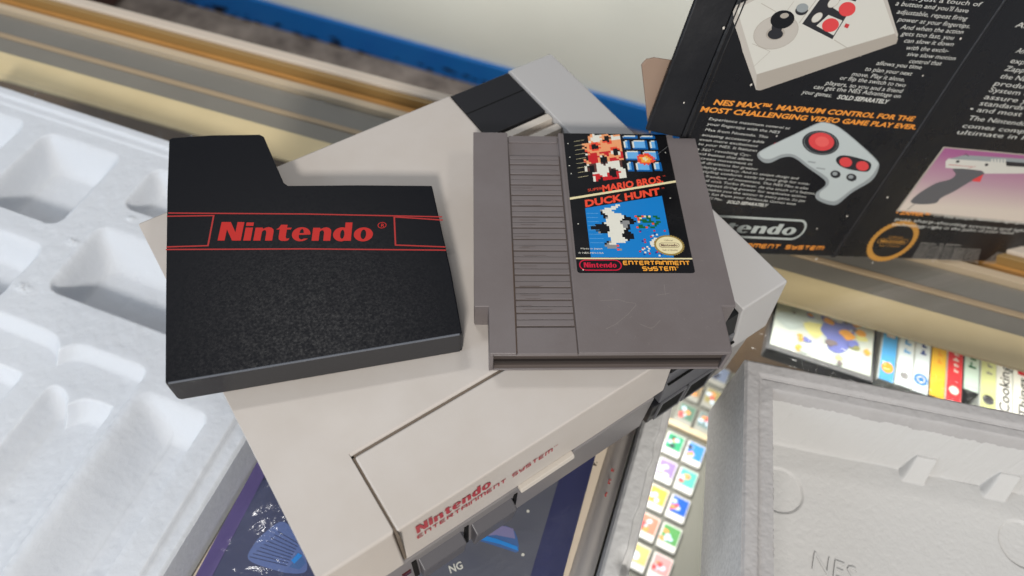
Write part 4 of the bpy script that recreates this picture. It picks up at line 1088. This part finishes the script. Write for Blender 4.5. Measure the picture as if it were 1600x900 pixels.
b = MB(); tline(b, '• ZAPPER™', (1398, 334), (1450, 338), 2.7, PO, .03); b.build('headline', T)

# joystick controller picture
b = MB()
b.flat([bxs((1145, 18), (1150, 8), (1245, -34), (1368, -40), (1385, -5), (1403, 54), (1401, 64), (1188, 141), (1181, 140), (1146, 34))], zp, PG3)
b.flat([bxs((1151, 14), (1246, -34), (1366, -40), (1398, 52), (1182, 116))], zp+.05, PG)
b.flat([bxs((1182, 116), (1398, 52), (1403, 60), (1400, 68), (1188, 141), (1181, 138))], zp+.05, PG2)
b.flat([bxs((1145, 18), (1151, 14), (1182, 116), (1181, 139), (1160, 80))], zp+.06, PG3)
b.flat([bxs((1253, 37), (1300, -28), (1350, -20), (1300, 61))], zp+.1, PK)
def pell(cx_, cy_, ru, rv, rot, z, m, n=28):
    pts = []
    for i in range(n):
        a = 2*math.pi*i/n; x = ru*math.cos(a); y = rv*math.sin(a); pts.append((cx_+x*math.cos(rot)-y*math.sin(rot), cy_+x*math.sin(rot)+y*math.cos(rot)))
    b.flat([bxs(*pts)], z, m)
def pring(cx_, cy_, ru, rv, rot, z, m, w=.25, n=36):
    pts = [(cx_+ru*math.cos(a)*math.cos(rot)-rv*math.sin(a)*math.sin(rot), cy_+ru*math.cos(a)*math.sin(rot)+rv*math.sin(a)*math.cos(rot)) for a in np.linspace(0, 2*math.pi, n, endpoint=False)]
    b.line(bxs(*pts), w, z, m, True)
pell(1212, 50, 36, 25, -.35, zp+.1, PG3); pring(1212, 50, 36, 25, -.35, zp+.13, PG2)
pell(1211, 52, 15, 10, -.2, zp+.16, PG2); pell(1211, 53, 12, 8, -.1, zp+.2, PK); pell(1213, 44, 8, 10, 0, zp+.22, PK); pell(1222, 30, 19, 14, -.25, zp+.26, mat('print_black', hx(20, 20, 23), .25, .5)); pell(1225, 24, 7, 4, -.2, zp+.3, PG2)
pell(1252, 16, 10, 7.5, -.2, zp+.2, PK); pell(1253, 12, 9.5, 7, -.2, zp+.24, PCG2)
b.flat([bxs((1275, 40), (1294, 23), (1316, 32), (1302, 55))], zp+.14, PG); b.flat([bxs((1301, 12), (1316, -4), (1342, 4), (1329, 29))], zp+.14, PG)
pell(1297, 39, 13.5, 10.5, -.3, zp+.2, PR); pell(1323, 14, 13.5, 11, -.3, zp+.2, PR); pell(1276, 27, 10, 5.5, -.7, zp+.2, PG); pring(1276, 27, 10, 5.5, -.7, zp+.23, PG2); pell(1302, 3, 11, 6, -.7, zp+.2, PG); pring(1302, 3, 11, 6, -.7, zp+.23, PG2)
b.line(bxs((1189, 5), (1212, 18)), .25, zp+.12, PG2); b.line(bxs((1303, 62), (1345, 88)), .3, zp+.14, PG2); b.line(bxs((1175, 68), (1203, 80), (1177, 104)), .2, zp+.12, PG2); b.line(bxs((1240, 2), (1228, 18)), .2, zp+.12, PG2); b.line(bxs((1248, 36), (1301, -36)), .3, zp+.13, PG2)
b.flat([bxs((1321, 36), (1327, 38), (1324, 44), (1318, 42))], zp+.2, PRT)
tline(b, 'TURBO', (1269, 16), (1285, 0), 2.0, PRT, .02); tline(b, 'Nintendo', (1191, 122), (1221, 112), 1.5, PRT, .02, .1); tline(b, 'NES Advantage.', (1213, 127), (1287, 103), 3.6, PRT, .01, .1)
b.build('joystick_picture', T)
# pad controller picture
b = MB()
pad = bxs((1183, 243), (1192, 233), (1240, 210), (1275, 193), (1290, 191), (1312, 199), (1345, 226), (1370, 250), (1373, 262), (1362, 282), (1332, 300), (1310, 318), (1298, 320), (1280, 314), (1274, 308), (1276, 300), (1289, 290), (1287, 280), (1262, 262), (1240, 246), (1222, 246), (1204, 254), (1192, 253))
b.flat([spline(pad, 3)], zp, PCG2)
pad2 = bxs((1186, 240), (1194, 233), (1240, 211), (1276, 194), (1290, 192), (1311, 200), (1344, 227), (1369, 251), (1371, 259), (1358, 278), (1330, 296), (1309, 312), (1298, 314), (1284, 310), (1280, 306), (1282, 299), (1294, 289), (1292, 277), (1265, 259), (1242, 242), (1222, 241), (1204, 248), (1192, 247))
b.flat([spline(pad2, 3)], zp+.06, PCG)
pell(1282, 223, 29, 19, .12, zp+.1, PK); pring(1282, 223, 26, 17, .12, zp+.13, PCG2, .2); pell(1283, 221, 20, 14, .12, zp+.16, PR); pell(1284, 221, 11, 8, .12, zp+.2, mat('print_red_light', hx(226, 96, 92), .3, .4))
b.flat([spline(bxs((1306, 252), (1310, 244), (1325, 243), (1352, 250), (1361, 256), (1358, 266), (1348, 268), (1318, 262)), 4)], zp+.1, PK)
pell(1321, 253, 10, 7.5, .15, zp+.16, PR); pell(1347, 259, 10, 7.5, .15, zp+.16, PR); pell(1305, 272, 8, 6, .1, zp+.16, PK); pell(1330, 277, 8, 6, .1, zp+.16, PK); pell(1304, 271, 4, 3, 0, zp+.2, PCG2); pell(1329, 276, 4, 3, 0, zp+.2, PCG2)
b.line(bxs((1262, 252), (1274, 254)), .9, zp+.12, PCG2); b.line(bxs((1275, 262), (1289, 264)), .9, zp+.12, PCG2)
tline(b, 'MAX', (1219, 229), (1245, 230), 2.6, PRT, .04, .3); tline(b, 'NES', (1208, 226), (1218, 227), 1.5, PRT); tline(b, 'Nintendo', (1208, 232), (1240, 234), 1.2, PRT)
tline(b, 'SELECT', (1265, 247), (1287, 250), 1.1, PRT); tline(b, 'START', (1279, 258), (1296, 261), 1.1, PRT); tline(b, 'TURBO', (1303, 281), (1320, 284), 1.1, PRT)
b.build('gamepad_picture', T)
# light gun picture: printed magenta to cream ground
gm = bpy.data.materials.new('print_magenta_fade'); gm.use_nodes = True; nt = gm.node_tree
tc = nt.nodes.new('ShaderNodeTexCoord'); sx2 = nt.nodes.new('ShaderNodeSeparateXYZ'); mr = nt.nodes.new('ShaderNodeMapRange'); rp = nt.nodes.new('ShaderNodeValToRGB')
yb = bx(1403, 327)[1]*S; yt = bx(1476, 232)[1]*S
mr.inputs[1].default_value = yb; mr.inputs[2].default_value = yt
nt.links.new(tc.outputs['Object'], sx2.inputs[0]); nt.links.new(sx2.outputs['Y'], mr.inputs[0]); nt.links.new(mr.outputs[0], rp.inputs[0]); nt.links.new(rp.outputs[0], nt.nodes['Principled BSDF'].inputs['Base Color'])
nt.nodes['Principled BSDF'].inputs['Roughness'].default_value = .3
rp.color_ramp.elements[0].position = 0.1; rp.color_ramp.elements[0].color = (*hx(208, 196, 184), 1)
rp.color_ramp.elements[1].position = 0.95; rp.color_ramp.elements[1].color = (*hx(160, 92, 138), 1)
e_ = rp.color_ramp.elements.new(.5); e_.color = (*hx(180, 148, 160), 1)
b = MB(); b.flat([bxs((1474, 229), (1400, 330), (1700, 360), (1700, 250))], zp, PG2); b.flat([bxs((1476, 231), (1404, 328), (1700, 356), (1700, 252))], zp+.06, gm)
b.build('picture_ground', T)
b = MB()
b.flat([bxs((1477, 252), (1482, 247), (1600, 256), (1700, 264), (1700, 276), (1600, 271), (1535, 271), (1534, 266), (1477, 262))], zp+.1, PG)
b.flat([bxs((1495, 245), (1505, 242), (1700, 254), (1700, 262), (1482, 248))], zp+.13, PCG2); b.flat([bxs((1571, 252), (1700, 261), (1700, 267), (1572, 259))], zp+.16, PK)
for i in range(5): b.flat([bxs((1548+i*5, 248), (1551+i*5, 248.3), (1551+i*5, 258.6), (1548+i*5, 258.3))], zp+.19, PG)
pell(1496, 252, 3, 2, -.3, zp+.2, PK); pell(1541, 257, 3, 2, -.3, zp+.2, PK)
b.flat([spline(bxs((1490, 263), (1534, 267), (1533, 276), (1515, 284), (1492, 298), (1470, 309), (1462, 317), (1440, 319), (1425, 317), (1424, 312), (1438, 300), (1462, 286), (1484, 280), (1493, 272)), 3)], zp+.12, mat('print_grip', hx(92, 92, 96), .3, .4))
b.flat([bxs((1518, 281), (1536, 272), (1531, 284), (1520, 283))], zp+.16, PR); b.line(bxs((1430, 317), (1424, 322), (1417, 328)), .5, zp+.16, PK)
b.line(bxs((1505, 243), (1509, 240), (1513, 244)), .4, zp+.16, PK); b.line(bxs((1482, 257), (1518, 260), (1512, 263), (1524, 259)), .35, zp+.2, PRT)
b.build('light_gun_picture', T)
# logo and seal at the foot
b = MB()
LG = mat('print_logo_grey', hx(176, 182, 178), .3, .4)
x1_, ytop = bx(1256, 352)[0], None
l0, l1 = bx(1095, 372), bx(1240, 372)
cyy = bx(1200, 357)[1]; xr = bx(1258, 357)[0]; hh = abs(bx(1200, 342)[1]-bx(1196, 372)[1])
pl = pill(xr-100, xr, cyy-hh/2, cyy+hh/2, 12)
b.line(pl, 1.5, zp+.02, LG, True)
logo(b, xr-94, cyy-hh*.27, hh*.54, 88, zp+.02, LG, shear=.05)
b.build('carton_logo', T)
b = MB(); p1_ = bx(1285, 390); p0_ = bx(1195, 381)
tech(b, 'ENTERTAINMENT SYSTEM', p1_[0]-102, p1_[1]-.4, 3.1, 102, zp+.02, PO, .1, .26)
b.build('headline', T)
b = MB(); scx, scy = bx(1395, 377); ro = abs(bx(1429, 379)[0]-scx)
sp_ = []
for i in range(80):
    a = 2*math.pi*i/80; k_ = 1+(.03 if i % 2 else -.03); sp_.append((scx+ro*k_*math.cos(a), scy+ro*.82*k_*math.sin(a)))
SE = mat('print_seal_gold', hx(186, 134, 60), .35, .4)
b.flat([sp_, [(scx+ro*.8*math.cos(2*math.pi*i/40), scy+ro*.64*math.sin(2*math.pi*i/40)) for i in range(40)]], zp, SE)
b.line(pill(scx-ro*.66, scx+ro*.66, scy-1.9, scy+1.9), .3, zp+.03, SE, True); logo(b, scx-ro*.56, scy-.95, 1.9, ro*1.12, zp+.03, SE)
text(b, 'Official', scx, scy+3.0, 1.3, zp, SE, ro*.6, align='c'); text(b, 'Seal of Quality', scx, scy-4.4, 1.2, zp, SE, ro*.95, align='c')
b.build('quality_seal', T)
b = MB(); FL = mat('white_fleck', hx(214, 208, 198), .6, .3)
for u, v in ((1130, 43), (1173, 132), (1068, 160), (1213, 212), (1441, 118), (1386, 308), (1323, 337), (1276, 357), (1363, 410), (1275, 404), (1457, 408), (1526, 411), (1500, 60), (1597, 38)):
    p = bx(u, v); r_ = random.uniform(.45, .8); b.flat([[(p[0]+r_*math.cos(a)*random.uniform(.7, 1.2), p[1]+r_*math.sin(a)*random.uniform(.7, 1.2)) for a in np.linspace(0, 5.5, 8)]], zp+.3, FL)
b.build('wear_flecks', T)
